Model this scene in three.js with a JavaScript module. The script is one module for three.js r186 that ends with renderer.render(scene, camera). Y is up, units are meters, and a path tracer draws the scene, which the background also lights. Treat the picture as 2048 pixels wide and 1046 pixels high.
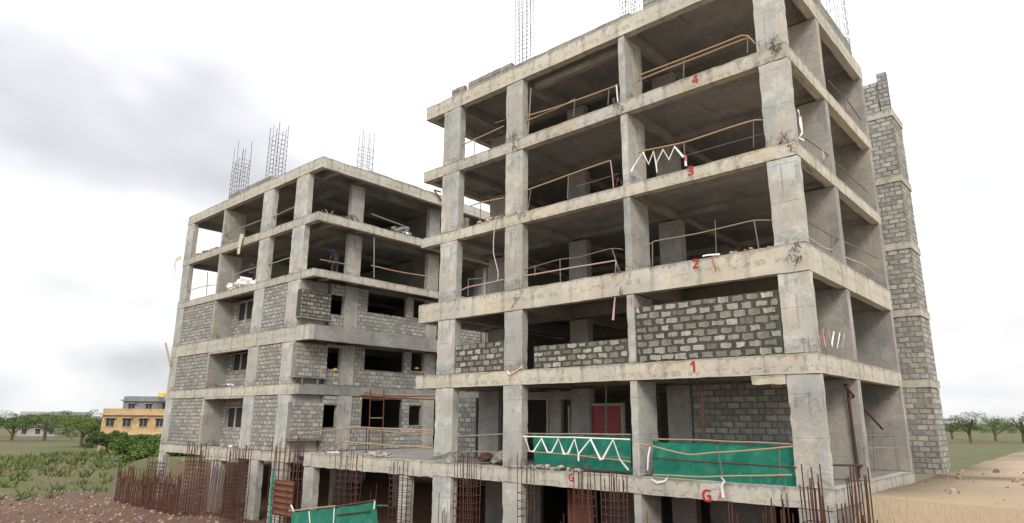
import * as THREE from 'three';
import { mergeGeometries, mergeVertices } from 'three/addons/utils/BufferGeometryUtils.js';
import { MarchingCubes } from 'three/addons/objects/MarchingCubes.js';
import { FontLoader } from 'three/addons/loaders/FontLoader.js';
import { TextGeometry } from 'three/addons/geometries/TextGeometry.js';

// ---------------------------------------------------------------- camera, sky, sun, exposure
const scene = new THREE.Scene();
const FPX = 1313.26;                                   // focal length in pixels of the 2048 x 1046 photograph
const camera = new THREE.PerspectiveCamera(2 * Math.atan(523 / FPX) * 180 / Math.PI, 2048 / 1046, 0.1, 3000);
camera.position.set(5.492, 1.6195, 18.089);
camera.rotation.set(0.23739, 0.72974, 0.006545, 'YXZ');
camera.updateMatrixWorld(true);
const renderer = new THREE.WebGLRenderer({ antialias: true });
renderer.toneMapping = THREE.LinearToneMapping;
renderer.toneMappingExposure = 1.3;
renderer.shadowMap.enabled = true;
scene.add(camera);

// seeded random and value noise
let seed = 7;
const rnd = () => { seed = (seed + 0x6D2B79F5) | 0; let t = Math.imul(seed ^ (seed >>> 15), 1 | seed); t = (t + Math.imul(t ^ (t >>> 7), 61 | t)) ^ t; return ((t ^ (t >>> 14)) >>> 0) / 4294967296; };
const rr = (a, b) => a + (b - a) * rnd();
function hash3(x, y, z) { let h = Math.imul(x, 374761393) ^ Math.imul(y, 668265263) ^ Math.imul(z, 2147483647 ^ 0x5bd1e995); h = Math.imul(h ^ (h >>> 13), 1274126177); return ((h ^ (h >>> 16)) >>> 0) / 4294967296; }
const sm = t => t * t * (3 - 2 * t), mix = (a, b, t) => a + (b - a) * t, clamp = (v, a = 0, b = 1) => Math.min(b, Math.max(a, v));
const sstep = (a, b, v) => sm(clamp((v - a) / (b - a)));
function vn3(x, y, z) {
  const i = Math.floor(x), j = Math.floor(y), k = Math.floor(z), u = sm(x - i), v = sm(y - j), w = sm(z - k);
  const l = (a, b, t) => a + (b - a) * t, H = hash3;
  return l(l(l(H(i, j, k), H(i + 1, j, k), u), l(H(i, j + 1, k), H(i + 1, j + 1, k), u), v), l(l(H(i, j, k + 1), H(i + 1, j, k + 1), u), l(H(i, j + 1, k + 1), H(i + 1, j + 1, k + 1), u), v), w);
}
function fbm3(x, y, z, o = 4) { let s = 0, a = 0.5, n = 0; for (let i = 0; i < o; i++) { s += a * vn3(x, y, z); n += a; a *= 0.5; x = x * 2.03 + 11.3; y = y * 2.03 + 5.7; z = z * 2.03 + 3.1; } return s / n; }
// tileable 2-D noise, period p cells
function tn(x, y, p, s) { const i = Math.floor(x), j = Math.floor(y), u = sm(x - i), v = sm(y - j), m = q => ((q % p) + p) % p; return mix(mix(hash3(m(i), m(j), s), hash3(m(i + 1), m(j), s), u), mix(hash3(m(i), m(j + 1), s), hash3(m(i + 1), m(j + 1), s), u), v); }
function tfbm(u, v, p, o, s) { let r = 0, a = 0.5, n = 0; for (let i = 0; i < o; i++) { r += a * tn(u * p, v * p, p, s + i); n += a; a *= 0.55; p *= 2; } return r / n; }

const pixDir = (px, py) => new THREE.Vector3((px - 1024) / FPX, -(py - 523) / FPX, -1).applyQuaternion(camera.quaternion).normalize();
const aziEl = d => [Math.atan2(d.z, d.x), Math.asin(d.y)];
const BANK1 = aziEl(pixDir(270, 260)), BANK2 = aziEl(pixDir(270, 610)), BANK3 = aziEl(pixDir(300, 715));       // where the grey cloud banks stand
// overcast sky: bright cloud sheet with grey-based cumulus
{
  const W = 1024, H = 512, data = new Float32Array(W * H * 4);
  for (let j = 0; j < H; j++) for (let i = 0; i < W; i++) {
    const el = ((j + 0.5) / H - 0.5) * Math.PI, az = ((i + 0.5) / W) * 2 * Math.PI - Math.PI;
    const dx = Math.cos(el) * Math.cos(az), dy = Math.sin(el), dz = Math.cos(el) * Math.sin(az);
    const e = Math.max(dy, 0), q = 1 / (e + 0.35);
    const a = fbm3(dx * q * 1.6 + 4.2, dz * q * 1.6 + 9.4, 2.7, 5), b = fbm3(dx * 3.1 * q + 20, dz * 3.1 * q + 7, e * 4, 5);
    let grey = sstep(0.50, 0.72, a * 0.65 + b * 0.35);                  // darker cloud bases
    const bankOf = (c, wa, we) => { const da = Math.atan2(Math.sin(az - c[0]), Math.cos(az - c[0])), de = el - c[1]; return Math.hypot(da / wa, de / we) + (b - 0.5) * 1.5 + (a - 0.5) * 0.8; };
    grey = Math.max(grey * 0.5, sstep(1.35, -0.15, bankOf(BANK1, 0.55, 0.21)), 0.7 * sstep(1.1, -0.1, bankOf(BANK2, 0.2, 0.045)), 0.6 * sstep(1.1, -0.1, bankOf(BANK3, 0.16, 0.04)));
    const blue = sstep(0.56, 0.70, b) * 0.5;                              // thin places where the blue shows faintly
    const lum = (0.715 + 0.74 * e) * (1 + 0.75 * (b - 0.5) + 0.45 * (a - 0.5));        // overcast: brighter towards the zenith, mottled
    const k = mix(1, 0.725, grey), tint = Math.max(grey, 0.6 * sstep(0.5, 0.36, b));
    let r = lum * k * (1 - 0.035 * tint), g = lum * k * (1 - 0.02 * tint), bl = lum * k * (1 + 0.05 * tint);
    r -= blue * 0.10; g -= blue * 0.045;
    if (dy < 0) { const t = sstep(0, -0.08, dy); r = mix(r, 0.3, t); g = mix(g, 0.28, t); bl = mix(bl, 0.25, t); }
    const o = (j * W + i) * 4; data[o] = r; data[o + 1] = g; data[o + 2] = bl; data[o + 3] = 1;
  }
  const t = new THREE.DataTexture(data, W, H, THREE.RGBAFormat, THREE.FloatType);
  t.mapping = THREE.EquirectangularReflectionMapping; t.magFilter = THREE.LinearFilter; t.minFilter = THREE.LinearFilter; t.needsUpdate = true;
  scene.background = t; scene.environment = t;
}
const sun = new THREE.DirectionalLight(0xfff1de, 1.5);
sun.position.set(22, 44, 40); sun.target.position.set(-14, 4, -4); sun.castShadow = true; sun.shadow.radius = 34;
sun.shadow.mapSize.set(2048, 2048); Object.assign(sun.shadow.camera, { left: -50, right: 50, top: 40, bottom: -40, near: 1, far: 160 });
scene.add(sun, sun.target);

// ---------------------------------------------------------------- helpers
const V = (x, y, z) => new THREE.Vector3(x, y, z);
// a photograph pixel gives a direction; the plane it lies on gives the place
function at(px, py, axis, val) {
  const d = V((px - 1024) / FPX, -(py - 523) / FPX, -1).applyQuaternion(camera.quaternion), o = camera.position;
  return o.clone().addScaledVector(d, (val - o[axis]) / d[axis]);
}
const used = {};
const numbered = n => { used[n] = (used[n] ?? -1) + 1; return used[n] ? n + '_' + String(used[n]).padStart(3, '0') : n; };
function thing(name, label, category, group) {
  const g = new THREE.Group(); g.name = numbered(name); g.userData = { label, category }; if (group) g.userData.group = group; scene.add(g); return g;
}
function settle(g) {                                    // move the group's origin to the thing's base
  g.updateMatrixWorld(true); const b = new THREE.Box3().setFromObject(g), c = b.getCenter(V()); c.y = b.min.y;
  g.position.copy(c); for (const k of g.children) k.position.sub(c); return g;
}
function mesh(name, geo, mat, parent) { const m = new THREE.Mesh(geo, mat); m.name = name; m.castShadow = m.receiveShadow = true; parent.add(m); return m; }

// ---------------------------------------------------------------- textures and materials
function tex(W, H, fn, srgb = true) {
  const d = new Uint8Array(W * H * 4);
  for (let j = 0; j < H; j++) for (let i = 0; i < W; i++) { const c = fn(i / W, j / H), o = (j * W + i) * 4; d[o] = clamp(c[0]) * 255; d[o + 1] = clamp(c[1]) * 255; d[o + 2] = clamp(c[2]) * 255; d[o + 3] = 255; }
  const t = new THREE.DataTexture(d, W, H); t.wrapS = t.wrapT = THREE.RepeatWrapping; t.magFilter = THREE.LinearFilter; t.minFilter = THREE.LinearMipmapLinearFilter; t.generateMipmaps = true;
  if (srgb) t.colorSpace = THREE.SRGBColorSpace; t.needsUpdate = true; return t;
}
// cast concrete, one tile = 4 m: blotches, drips, shutter joints, blow holes (multiplies the base colour)
function concreteHeight(u, v, s) {
  const blot = tfbm(u, v, 5, 5, s), fine = tfbm(u, v, 90, 3, s + 20), drip = tn(u * 70, v * 3, 210, s + 40) * tn(u * 23, v * 2, 46, s + 41);
  return { blot, fine, drip };
}
function concreteTex(s, streak) {
  return tex(1024, 1024, (u, v) => {
    const { blot, fine, drip } = concreteHeight(u, v, s);
    let k = 0.86 + 0.15 * (blot - 0.5) + 0.13 * (fine - 0.5);
    const d2 = sstep(0.40, 0.62, tn(u * 46, v * 2, 46, s + 51)) * sstep(0.42, 0.70, tfbm(u, v, 4, 3, s + 52));
    k -= streak * 0.15 * d2 * sstep(0.25, 0.6, tn(u * 190, v * 5, 95, s + 54)) + streak * 0.06 * drip;
    const patch = sstep(0.60, 0.70, tfbm(u, v, 6, 5, s + 60)), pale = sstep(0.60, 0.66, tfbm(u, v, 7, 4, s + 70));
    k -= 0.055 * patch; k += 0.045 * pale;
    const hole = tn(u * 110, v * 110, 110, s + 80); if (hole > 0.965) k -= 0.22;
    const jv = Math.abs(((v * 4 / 1.2) % 1) - 0.5), jl = tfbm(u, v, 12, 2, s + 90); if (jv < 0.006 && jl > 0.5) k -= 0.16;
    const warm = (blot - 0.5) * 0.06 - patch * 0.015;
    return [k + warm, k + warm * 0.4, k - warm];
  });
}
const bumpT = tex(1024, 1024, (u, v) => { const f = tfbm(u, v, 60, 4, 301), b = tfbm(u, v, 9, 3, 311), h = tn(u * 110, v * 110, 110, 180) > 0.965 ? 0.35 : 0; const k = 0.25 * b + 0.7 * f - h; return [k, k, k]; }, false);
const cT = [concreteTex(100, 1.0), concreteTex(400, 0.55)];
const uvs = (t, k) => { const c = t.clone(); c.repeat.set(k, k); c.needsUpdate = true; return c; };
const cT4 = cT.map(t => uvs(t, 0.25)), bump4 = uvs(bumpT, 0.25);      // uv in metres, a tile of 4 m
function std(rgb, o = {}) { const m = new THREE.MeshStandardMaterial({ roughness: 0.9, ...o }); m.color.setRGB(...rgb); return m; }
const conc = (rgb, i = 0, o = {}) => std(rgb, { map: cT4[i], bumpMap: bump4, bumpScale: 0.003, roughness: 0.93, vertexColors: true, ...o });
// beams: one tile is 8 m along and 1 m down from the top arris: shutter joints, drips from the top edge, tie holes, grout leaks, pale and yellowed pours
const beamT = tex(2048, 256, (u, v) => {
  const X = u * 8, y = 1 - v, i = Math.floor(X / 1.6), t2 = (a, p, s) => tn(a, 0.5, p, s);
  let k = 0.87 + 0.12 * (tfbm(u, v / 8, 40, 5, 501) - 0.5) + 0.11 * (tfbm(u, v / 8, 400, 2, 511) - 0.5) + 0.05 * (hash3(i, 3, 77) - 0.5);
  const len = 0.04 + 0.55 * Math.pow(t2(X * 9, 72, 521), 3) * (0.3 + t2(X * 1.2, 10, 522)) + 0.05 * t2(X * 40, 320, 523);
  if (y < len) k -= 0.20 * sstep(len, len * 0.5, y) * (0.4 + 0.6 * tfbm(u, v / 8, 160, 2, 524));
  const jd = Math.abs(X - (i + 0.5 + 0.25 * (hash3(i, 9, 1) - 0.5)) * 1.6); if (jd < 0.011) k -= 0.17; else if (jd < 0.10) k -= 0.07 * tfbm(u, v / 8, 90, 3, 530) * hash3(i, 5, 2) * 2;
  const grout = tfbm(u, v / 8, 60, 4, 541); if (y > 0.33 && y < 0.5 && grout > 0.60) k -= 0.10;
  const hx = ((X / 0.8) % 1 - 0.5) * 0.8, hi = Math.floor(X / 0.8); if (Math.hypot(hx - 0.3 * (hash3(hi, 1, 3) - 0.5), y - 0.2 - 0.2 * hash3(hi, 2, 3)) < 0.017) k -= 0.4;
  if (tn(u * 900, v * 113, 900, 551) > 0.985) k -= 0.2;
  const yel = sstep(0.45, 0.68, tfbm(u, v / 8, 7, 3, 561)) * 0.03;
  return [k + yel * 0.5, k + yel * 0.15, k - yel];
}); beamT.repeat.set(1 / 8, 1);
// columns: one tile is 4 m round and 3.2 m up from the foot: shutter lines, board grain, grout smears at the foot, honeycombing, lime bloom, damp runs
const colT = tex(1024, 1024, (u, v) => {
  const X = u * 4, Y = v * 3.2;
  let k = 0.86 + 0.13 * (tfbm(u, v, 6, 5, 701) - 0.5) + 0.10 * (tfbm(u, v, 120, 3, 711) - 0.5) + 0.035 * (tn(X * 8, 0.5, 32, 715) - 0.5);
  for (const [h, w] of [[1.22, 0.9], [2.34, 1.0], [0.35, 0.5]]) { const d = Math.abs(Y - h - 0.012 * (tn(u * 14, 0.5, 14, 720 + h * 10) - 0.5)); if (d < 0.013) k -= 0.15 * w * sstep(0.3, 0.5, tn(u * 22, 0.5, 22, 730 + h * 10)); }
  const bx = (X / 0.305) % 1; if (bx < 0.03 && tfbm(u, v, 5, 3, 740) > 0.5) k -= 0.05;
  const foot = tfbm(u, v, 22, 4, 751), run = tn(u * 60, v * 3, 60, 752); if (Y < 0.10 + 0.5 * Math.pow(tfbm(u, 0.3, 9, 2, 753), 2)) k -= 0.11 * sstep(0.42, 0.6, foot);
  if (tfbm(u, v, 9, 3, 761) > 0.62) { const hc = tn(u * 260, v * 208, 260, 762); if (hc > 0.55) k -= 0.16 * (hc - 0.45) * 2; }
  k += 0.07 * sstep(0.56, 0.66, tfbm(u, v, 8, 5, 771)); k -= 0.12 * sstep(0.66, 0.84, run) * sstep(0.5, 0.62, tfbm(u, v, 5, 3, 772));
  const cool = 0.03 * sstep(0.42, 0.62, tfbm(u, v, 4, 3, 781)) - 0.012; return [k - cool, k, k + cool * 0.9];
}); colT.repeat.set(1 / 4, 1 / 3.2);
const M = {
  beam: conc([0.68, 0.652, 0.565], 0, { map: beamT }), beam2: conc([0.64, 0.62, 0.55], 0, { map: beamT }), column: conc([0.60, 0.60, 0.555], 0, { map: colT }), column2: conc([0.52, 0.515, 0.475], 1, { map: colT }),
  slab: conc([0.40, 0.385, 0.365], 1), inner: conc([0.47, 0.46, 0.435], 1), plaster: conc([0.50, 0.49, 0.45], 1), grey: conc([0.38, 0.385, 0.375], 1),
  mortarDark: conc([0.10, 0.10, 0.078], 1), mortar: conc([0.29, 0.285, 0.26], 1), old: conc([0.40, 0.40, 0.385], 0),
  rust: std([0.125, 0.045, 0.03], { roughness: 0.85 }), rust2: std([0.075, 0.036, 0.028], { roughness: 0.85 }), steel: std([0.16, 0.145, 0.135], { roughness: 0.6 }),
  bamboo: std([0.40, 0.29, 0.17], { roughness: 0.7 }), bamboo2: std([0.30, 0.24, 0.17], { roughness: 0.75 }), pink: std([0.50, 0.36, 0.35], { roughness: 0.7 }),
  tape: std([0.80, 0.79, 0.77], { roughness: 0.5, side: THREE.DoubleSide }), tapeRed: std([0.55, 0.12, 0.11], { roughness: 0.5, side: THREE.DoubleSide }),
  paintRed: std([0.42, 0.028, 0.022], { roughness: 0.7 }), door: std([0.30, 0.045, 0.05], { roughness: 0.45 }), frame: std([0.42, 0.40, 0.36]),
  net: new THREE.MeshPhysicalMaterial({ roughness: 0.9, side: THREE.DoubleSide, transmission: 0.25, thickness: 0, map: tex(512, 256, (u, v) => { const d = sstep(0.45, 0.75, tfbm(u, v, 6, 5, 601)), w = 0.9 + 0.1 * (((u * 256) | 0) % 2) - 0.12 * (tfbm(u, v, 40, 2, 605) - 0.5); return [(0.03 + 0.20 * d) * w, (0.53 + 0.06 * d) * w, (0.44 + 0.05 * d) * w]; }) }), board: std([0.14, 0.05, 0.03], { roughness: 0.8 }), batten: std([0.20, 0.085, 0.05], { roughness: 0.85 }),
  greenPaint: std([0.02, 0.24, 0.17], { roughness: 0.5 }), cloth: std([0.62, 0.55, 0.42], { side: THREE.DoubleSide }), white: std([0.82, 0.82, 0.81], { side: THREE.DoubleSide }),
  yellow: std([0.75, 0.48, 0.08], { roughness: 0.4 }), cable: std([0.55, 0.53, 0.46]), dark: std([0.03, 0.03, 0.035], { roughness: 0.4 }), window: std([0.02, 0.02, 0.024], { roughness: 0.65 }),
};
const blockMats = (base, spread) => spread.map((k, i) => conc([base[0] * k, base[1] * k, base[2] * k], i % 2, { map: uvs(cT[i % 2], 0.9), bumpScale: 0.01, vertexColors: false }));
const BA = blockMats([0.46, 0.455, 0.40], [0.52, 0.7, 0.88, 1.05, 1.25, 0.62, 0.95]);
const BB = blockMats([0.53, 0.525, 0.48], [0.86, 0.95, 1.05, 1.15, 0.78]);

// a cast piece: subdivided box with uneven faces, nicked arrises, uv in metres and blotchy tone
function castGeo(w, h, d, seg = 0.32, nick = 0.012, topUV = false) {
  const n = (l, m) => Math.max(1, Math.min(m, Math.round(l / seg)));
  const g = new THREE.BoxGeometry(w, h, d, n(w, 70), n(h, 40), n(d, 40)), p = g.attributes.position, nm = g.attributes.normal, uv = g.attributes.uv;
  const ox = rr(0, 90), oy = rr(0, 90), oz = rr(0, 90), col = new Float32Array(p.count * 3), tone = rr(0.93, 1.05);
  for (let i = 0; i < p.count; i++) {
    const x = p.getX(i), y = p.getY(i), z = p.getZ(i), X = x + ox, Y = y + oy, Z = z + oz;
    if (topUV === 2) uv.setXY(i, Math.abs(nm.getX(i)) > 0.5 ? Z : X, Math.abs(nm.getY(i)) > 0.5 ? Z : clamp(y + h / 2, 0.01, 3.19)); else if (topUV) uv.setXY(i, Math.abs(nm.getX(i)) > 0.5 ? Z : X, Math.abs(nm.getY(i)) > 0.5 ? 0.2 + 0.5 * (z / d + 0.5) : 1 - (h / 2 - y) - 0.003);
    else if (Math.abs(nm.getX(i)) > 0.5) uv.setXY(i, Z, Y); else if (Math.abs(nm.getY(i)) > 0.5) uv.setXY(i, X, Z + 0.37); else uv.setXY(i, X, Y);
    const onX = Math.abs(Math.abs(x) - w / 2) < 1e-4, onY = Math.abs(Math.abs(y) - h / 2) < 1e-4, onZ = Math.abs(Math.abs(z) - d / 2) < 1e-4;
    const a = (vn3(X * 1.3, Y * 1.3, Z * 1.3) - 0.5) * 0.012, k = (onX + onY + onZ) >= 2 ? nick * Math.pow(vn3(X * 7, Y * 7, Z * 7), 2) * 1.6 : 0;
    const s = v => Math.sign(v);
    p.setXYZ(i, x + (onX ? a - s(x) * k : 0), y + (onY ? a - s(y) * k : 0), z + (onZ ? a * 0.6 - s(z) * k : 0));
    const b = fbm3(X * 0.9, Y * 0.9, Z * 0.9, 3), c = tone * (0.92 + 0.13 * sstep(0.38, 0.60, b)), wv = (vn3(X * 0.7 + 9, Y * 0.7, Z * 0.7) - 0.5) * 0.07;
    col[i * 3] = c * (1 + wv); col[i * 3 + 1] = c; col[i * 3 + 2] = c * (1 - wv * 1.2);
  }
  g.setAttribute('color', new THREE.BufferAttribute(col, 3)); g.computeVertexNormals(); return g;
}
function cast(name, parent, mat, x0, x1, y0, y1, z0, z1, seg, nick) {
  const m = mesh(name, castGeo(Math.abs(x1 - x0), Math.abs(y1 - y0), Math.abs(z1 - z0), seg, nick, mat === M.beam || mat === M.beam2 ? 1 : mat === M.column || mat === M.column2 ? 2 : 0), mat, parent);
  m.position.set((x0 + x1) / 2, (y0 + y1) / 2, (z0 + z1) / 2); return m;
}
const smallBox = (name, parent, mat, x0, x1, y0, y1, z0, z1) => { const m = mesh(name, new THREE.BoxGeometry(Math.abs(x1 - x0), Math.abs(y1 - y0), Math.abs(z1 - z0)), mat, parent); m.position.set((x0 + x1) / 2, (y0 + y1) / 2, (z0 + z1) / 2); return m; };
// concrete blocks: a few shared shapes with uneven faces
const blockGeos = {};
function blockGeo(L, H, T, k, shake = 0.022) {
  const key = [L.toFixed(3), H, T, k, shake].join(); if (blockGeos[key]) return blockGeos[key];
  const g = new THREE.BoxGeometry(L, H, T, 3, 2, 1), p = g.attributes.position, uv = g.attributes.uv, nm = g.attributes.normal, o = k * 17.3 + L * 31;
  for (let i = 0; i < p.count; i++) {
    const x = p.getX(i), y = p.getY(i), z = p.getZ(i);
    if (Math.abs(nm.getX(i)) > 0.5) uv.setXY(i, z + o, y + o); else uv.setXY(i, x + o, y + o * 0.7);
    const e = (Math.abs(x) > L * 0.49 ? 1 : 0) + (Math.abs(y) > H * 0.49 ? 1 : 0);
    const j = q => (hash3(Math.round(x * 900) + k * 71, Math.round(y * 900) + q * 13, Math.round(z * 900)) - 0.5);
    p.setXYZ(i, x + j(1) * shake, y + j(2) * shake, z * (e ? 0.985 - 0.02 * e : 1) + j(3) * 0.006);
  }
  g.computeVertexNormals(); return (blockGeos[key] = g);
}
// a wall of blocks: the wall mesh is its mortar, every block a child. axis 'z' faces the camera side (+z), axis 'x' faces +x
function blockWall(parent, axis, a0, a1, y0, y1, face, o = {}) {
  const { T = 0.2, mats = BB, mortar = M.mortar, L = 0.42, C = 0.212, gap = 0.05, holes = [], gapH = gap, proud = 0.013, vary = 0, shake = 0.022, top = null, name = 'block_wall' } = o;
  const P = (a, y, f) => axis === 'z' ? V(a, y, f) : V(f, y, a);
  const lo = Math.min(a0, a1), hi = Math.max(a0, a1), wall = new THREE.Group(); wall.name = name; parent.add(wall);
  const xs = [lo, hi, ...holes.flatMap(h => [h[0], h[1]])].filter(v => v >= lo - 1e-6 && v <= hi + 1e-6).sort((p, q) => p - q);
  for (let i = 0; i + 1 < xs.length; i++) {
    const l = xs[i], r = xs[i + 1]; if (r - l < 0.02) continue;
    const hs = holes.filter(h => h[0] < r - 1e-3 && h[1] > l + 1e-3).sort((p, q) => p[2] - q[2]); let y = y0; const bands = [];
    for (const h of hs) { if (h[2] > y + 0.02) bands.push([y, h[2]]); y = h[3]; } if (y1 > y + 0.02) bands.push([y, y1]);
    for (const [b0, b1] of bands) { const f0 = face - proud, f1 = face - T; axis === 'z' ? cast('mortar_bed', wall, mortar, l, r, b0, b1, f1, f0, 0.4) : cast('mortar_bed', wall, mortar, f1, f0, b0, b1, l, r, 0.4); }
  }
  const rows = Math.max(1, Math.round((y1 - y0) / C)), ch = (y1 - y0) / rows;
  for (let r = 0; r < rows; r++) {
    const yb = y0 + r * ch, yc = yb + ch / 2; let a = lo - (r % 2 ? L / 2 : 0) + rr(-0.03, 0.03);
    const cuts = []; for (; a < hi; a += L) cuts.push([Math.max(a, lo), Math.min(a + L, hi)]);
    for (let [l, q] of cuts) {
      let segs = [[l, q]];
      for (const h of holes) if (yc > h[2] && yc < h[3]) segs = segs.flatMap(([s, e]) => h[1] <= s || h[0] >= e ? [[s, e]] : [[s, Math.min(e, h[0])], [Math.max(s, h[1]), e]].filter(z => z[1] - z[0] > 0));
      for (const [s, e] of segs) {
        let w = e - s - gap; if (w < 0.07) continue; w -= vary * rnd() * rnd() * 2; w = Math.max(0.09, Math.round(w / 0.045) * 0.045); const b = mesh('block', blockGeo(w, +(ch - gapH - vary * 0.5 * Math.floor(rnd() * 3) / 2).toFixed(3), 0.06, Math.floor(rnd() * 4), shake), mats[Math.floor(rnd() * mats.length)], wall);
        const c = P((s + e) / 2 + rr(-0.008, 0.008), yc + rr(-0.007, 0.007), face - 0.03 + rr(-0.006, 0.006)); b.position.copy(c); b.rotation.z = axis === 'z' ? rr(-0.012, 0.012) : 0; if (axis === 'x') b.rotation.y = Math.PI / 2;
      }
    }
  }
  return wall;
}
// bars, pipes and poles
function tubeGeo(pts, r, sides = 6, per = 4, jig = 0) {
  const P = [];
  for (let i = 0; i < pts.length; i++) { P.push(pts[i].clone()); if (i + 1 < pts.length) { const n = Math.max(1, Math.round(pts[i].distanceTo(pts[i + 1]) / 0.8)); if (jig) for (let k = 1; k < n; k++) P.push(pts[i].clone().lerp(pts[i + 1], k / n).add(V(rr(-jig, jig), rr(-jig, jig), rr(-jig, jig)))); } }
  const c = new THREE.CatmullRomCurve3(P, false, 'catmullrom', jig ? 0.4 : 0.08);
  return new THREE.TubeGeometry(c, Math.max(2, (P.length - 1) * per), r, sides, false);
}
const bar = (name, parent, mat, pts, r, o = {}) => mesh(name, tubeGeo(pts, r, o.sides ?? 6, o.per ?? 3, o.jig ?? 0), mat, parent);
const pix = (list, axis, val) => list.map(([x, y, dv = 0]) => at(x, y, axis, val + dv));
// flat tape ribbon through points
function ribbonGeo(pts, w, axis = 'z') {
  const pos = [], idx = [];
  pts.forEach((p, i) => { const d = (pts[i + 1] ?? p).clone().sub(pts[i - 1] ?? p).normalize(), nrm = axis === 'z' ? V(-d.y, d.x, 0) : V(0, d.z, -d.y); nrm.normalize().multiplyScalar(w / 2); const tw = axis === 'z' ? V(0, 0, rr(-0.02, 0.02)) : V(rr(-0.02, 0.02), 0, 0);
    const a = p.clone().add(nrm).add(tw), b = p.clone().sub(nrm).sub(tw); pos.push(a.x, a.y, a.z, b.x, b.y, b.z); if (i) { const k = i * 2; idx.push(k - 2, k - 1, k, k - 1, k + 1, k); } });
  const g = new THREE.BufferGeometry(); g.setAttribute('position', new THREE.Float32BufferAttribute(pos, 3)); g.setIndex(idx); g.computeVertexNormals(); return g;
}

// ---------------------------------------------------------------- levels
const T = [0, 3.41, 6.40, 9.36, 12.46, 15.62], Bm = [-0.51, 2.86, 5.60, 8.92, 11.97, 14.98], GND = -3.5;

// ---------------------------------------------------------------- ground
{
  const N = 220, pos = [], col = [], idx = [], uv = [], cam = camera.position, q = s => Math.sign(s) * Math.pow(Math.abs(s), 2.6) * 1100;
  for (let j = 0; j <= N; j++) for (let i = 0; i <= N; i++) {
    const x = -14 + q(i / N * 2 - 1), z = 2 + q(j / N * 2 - 1), s = (x - cam.x) * -0.667 + (z - cam.z) * -0.745;
    const bank = Math.max(sstep(0.04, 0.5, x) * Math.max(sstep(1.3, 0.15, z + (vn3(x * 1.3, z, 3) - 0.5) * 0.5), sstep(4.5, 6.5, x)), sstep(8.6, 7.0, s)), far = sstep(40, 90, Math.hypot(x + 14, z));
    const y = mix(GND, -0.06, bank) + (fbm3(x * 0.5, z * 0.5, 1, 4) - 0.5) * mix(0.35, 0.16, bank) - far * 0.2 + 1.9 * sstep(-3.2, -5.2, z) * sstep(-15, -17, x) * sstep(50, 36, Math.hypot(x + 20, z));
    pos.push(x, y, z); uv.push(x, z);
    const g = (0.35 + 0.45 * sstep(0.40, 0.62, fbm3(x * 0.3, z * 0.3, 8, 4))) * Math.max(sstep(-44, -54, x), sstep(-30, -60, z)) , k = 0.75 + 0.5 * fbm3(x * 0.8, z * 0.8, 5, 4);
    const sandy = sstep(0.02, 0.25, bank) * sstep(0.25, 0.5, fbm3(x * 0.6, z * 0.6, 15, 3));
    const soil = [mix(0.135, 0.42, sandy), mix(0.072, 0.33, sandy), mix(0.048, 0.22, sandy)];
    col.push(mix(soil[0], 0.075, g) * k, mix(soil[1], 0.12, g) * k, mix(soil[2], 0.03, g) * k);
    if (i && j) { const a = j * (N + 1) + i; idx.push(a - N - 2, a - 1, a - N - 1, a - N - 1, a - 1, a); }
  }
  const g = new THREE.BufferGeometry(); g.setAttribute('position', new THREE.Float32BufferAttribute(pos, 3)); g.setAttribute('color', new THREE.Float32BufferAttribute(col, 3)); g.setAttribute('uv', new THREE.Float32BufferAttribute(uv, 2)); g.setIndex(idx); g.computeVertexNormals();
  const m = mesh('ground', g, new THREE.MeshStandardMaterial({ vertexColors: true, roughness: 0.97, bumpMap: uvs(bumpT, 0.5), bumpScale: 0.03 }), scene); m.userData = { kind: 'structure' };
}

// ---------------------------------------------------------------- the near wing (right)
const A = thing('concrete_building', 'unfinished five storey concrete frame with red floor numbers on its beams', 'building');
const aX = { c0: [-0.87, -0.012], c1: [-5.72, -5.45], c2: [-11.09, -10.19], c3: [-14.81, -13.77] };
for (let L = 0; L <= 5; L++) {
  const b = Bm[L], t = T[L], xl = L ? -16.05 : -14.81;
  const fm = [M.beam2, M.beam, M.beam, M.beam, M.beam2, M.beam][L];
  cast('beam', A, fm, xl, 0, b, t, -0.32, 0, 0.28, 0.02);
  cast('beam', A, L === 0 ? M.beam2 : M.beam, -0.28, 0, b + 0.01, t - 0.006, -9.2, -0.32, 0.3, 0.018);
  if (L) cast('beam', A, M.beam2, xl, xl + 0.3, b + 0.012, t - 0.008, -9.2, -0.32);
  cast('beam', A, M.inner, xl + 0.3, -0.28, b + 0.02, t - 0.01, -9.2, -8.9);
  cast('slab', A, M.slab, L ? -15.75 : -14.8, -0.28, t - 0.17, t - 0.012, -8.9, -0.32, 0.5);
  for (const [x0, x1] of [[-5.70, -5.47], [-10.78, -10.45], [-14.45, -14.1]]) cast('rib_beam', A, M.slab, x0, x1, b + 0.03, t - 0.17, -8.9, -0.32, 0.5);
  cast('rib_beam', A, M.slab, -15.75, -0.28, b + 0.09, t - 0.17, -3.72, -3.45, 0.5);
  if (L === 5) cast('rib_beam', A, M.inner, -10.15, -5.75, b - 0.16, b + 0.09, -0.95, -0.7, 0.4);
}
cast('beam', A, M.beam, -1.83, -0.88, 2.60, 2.87, -0.30, -0.004, 0.2, 0.03);
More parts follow.
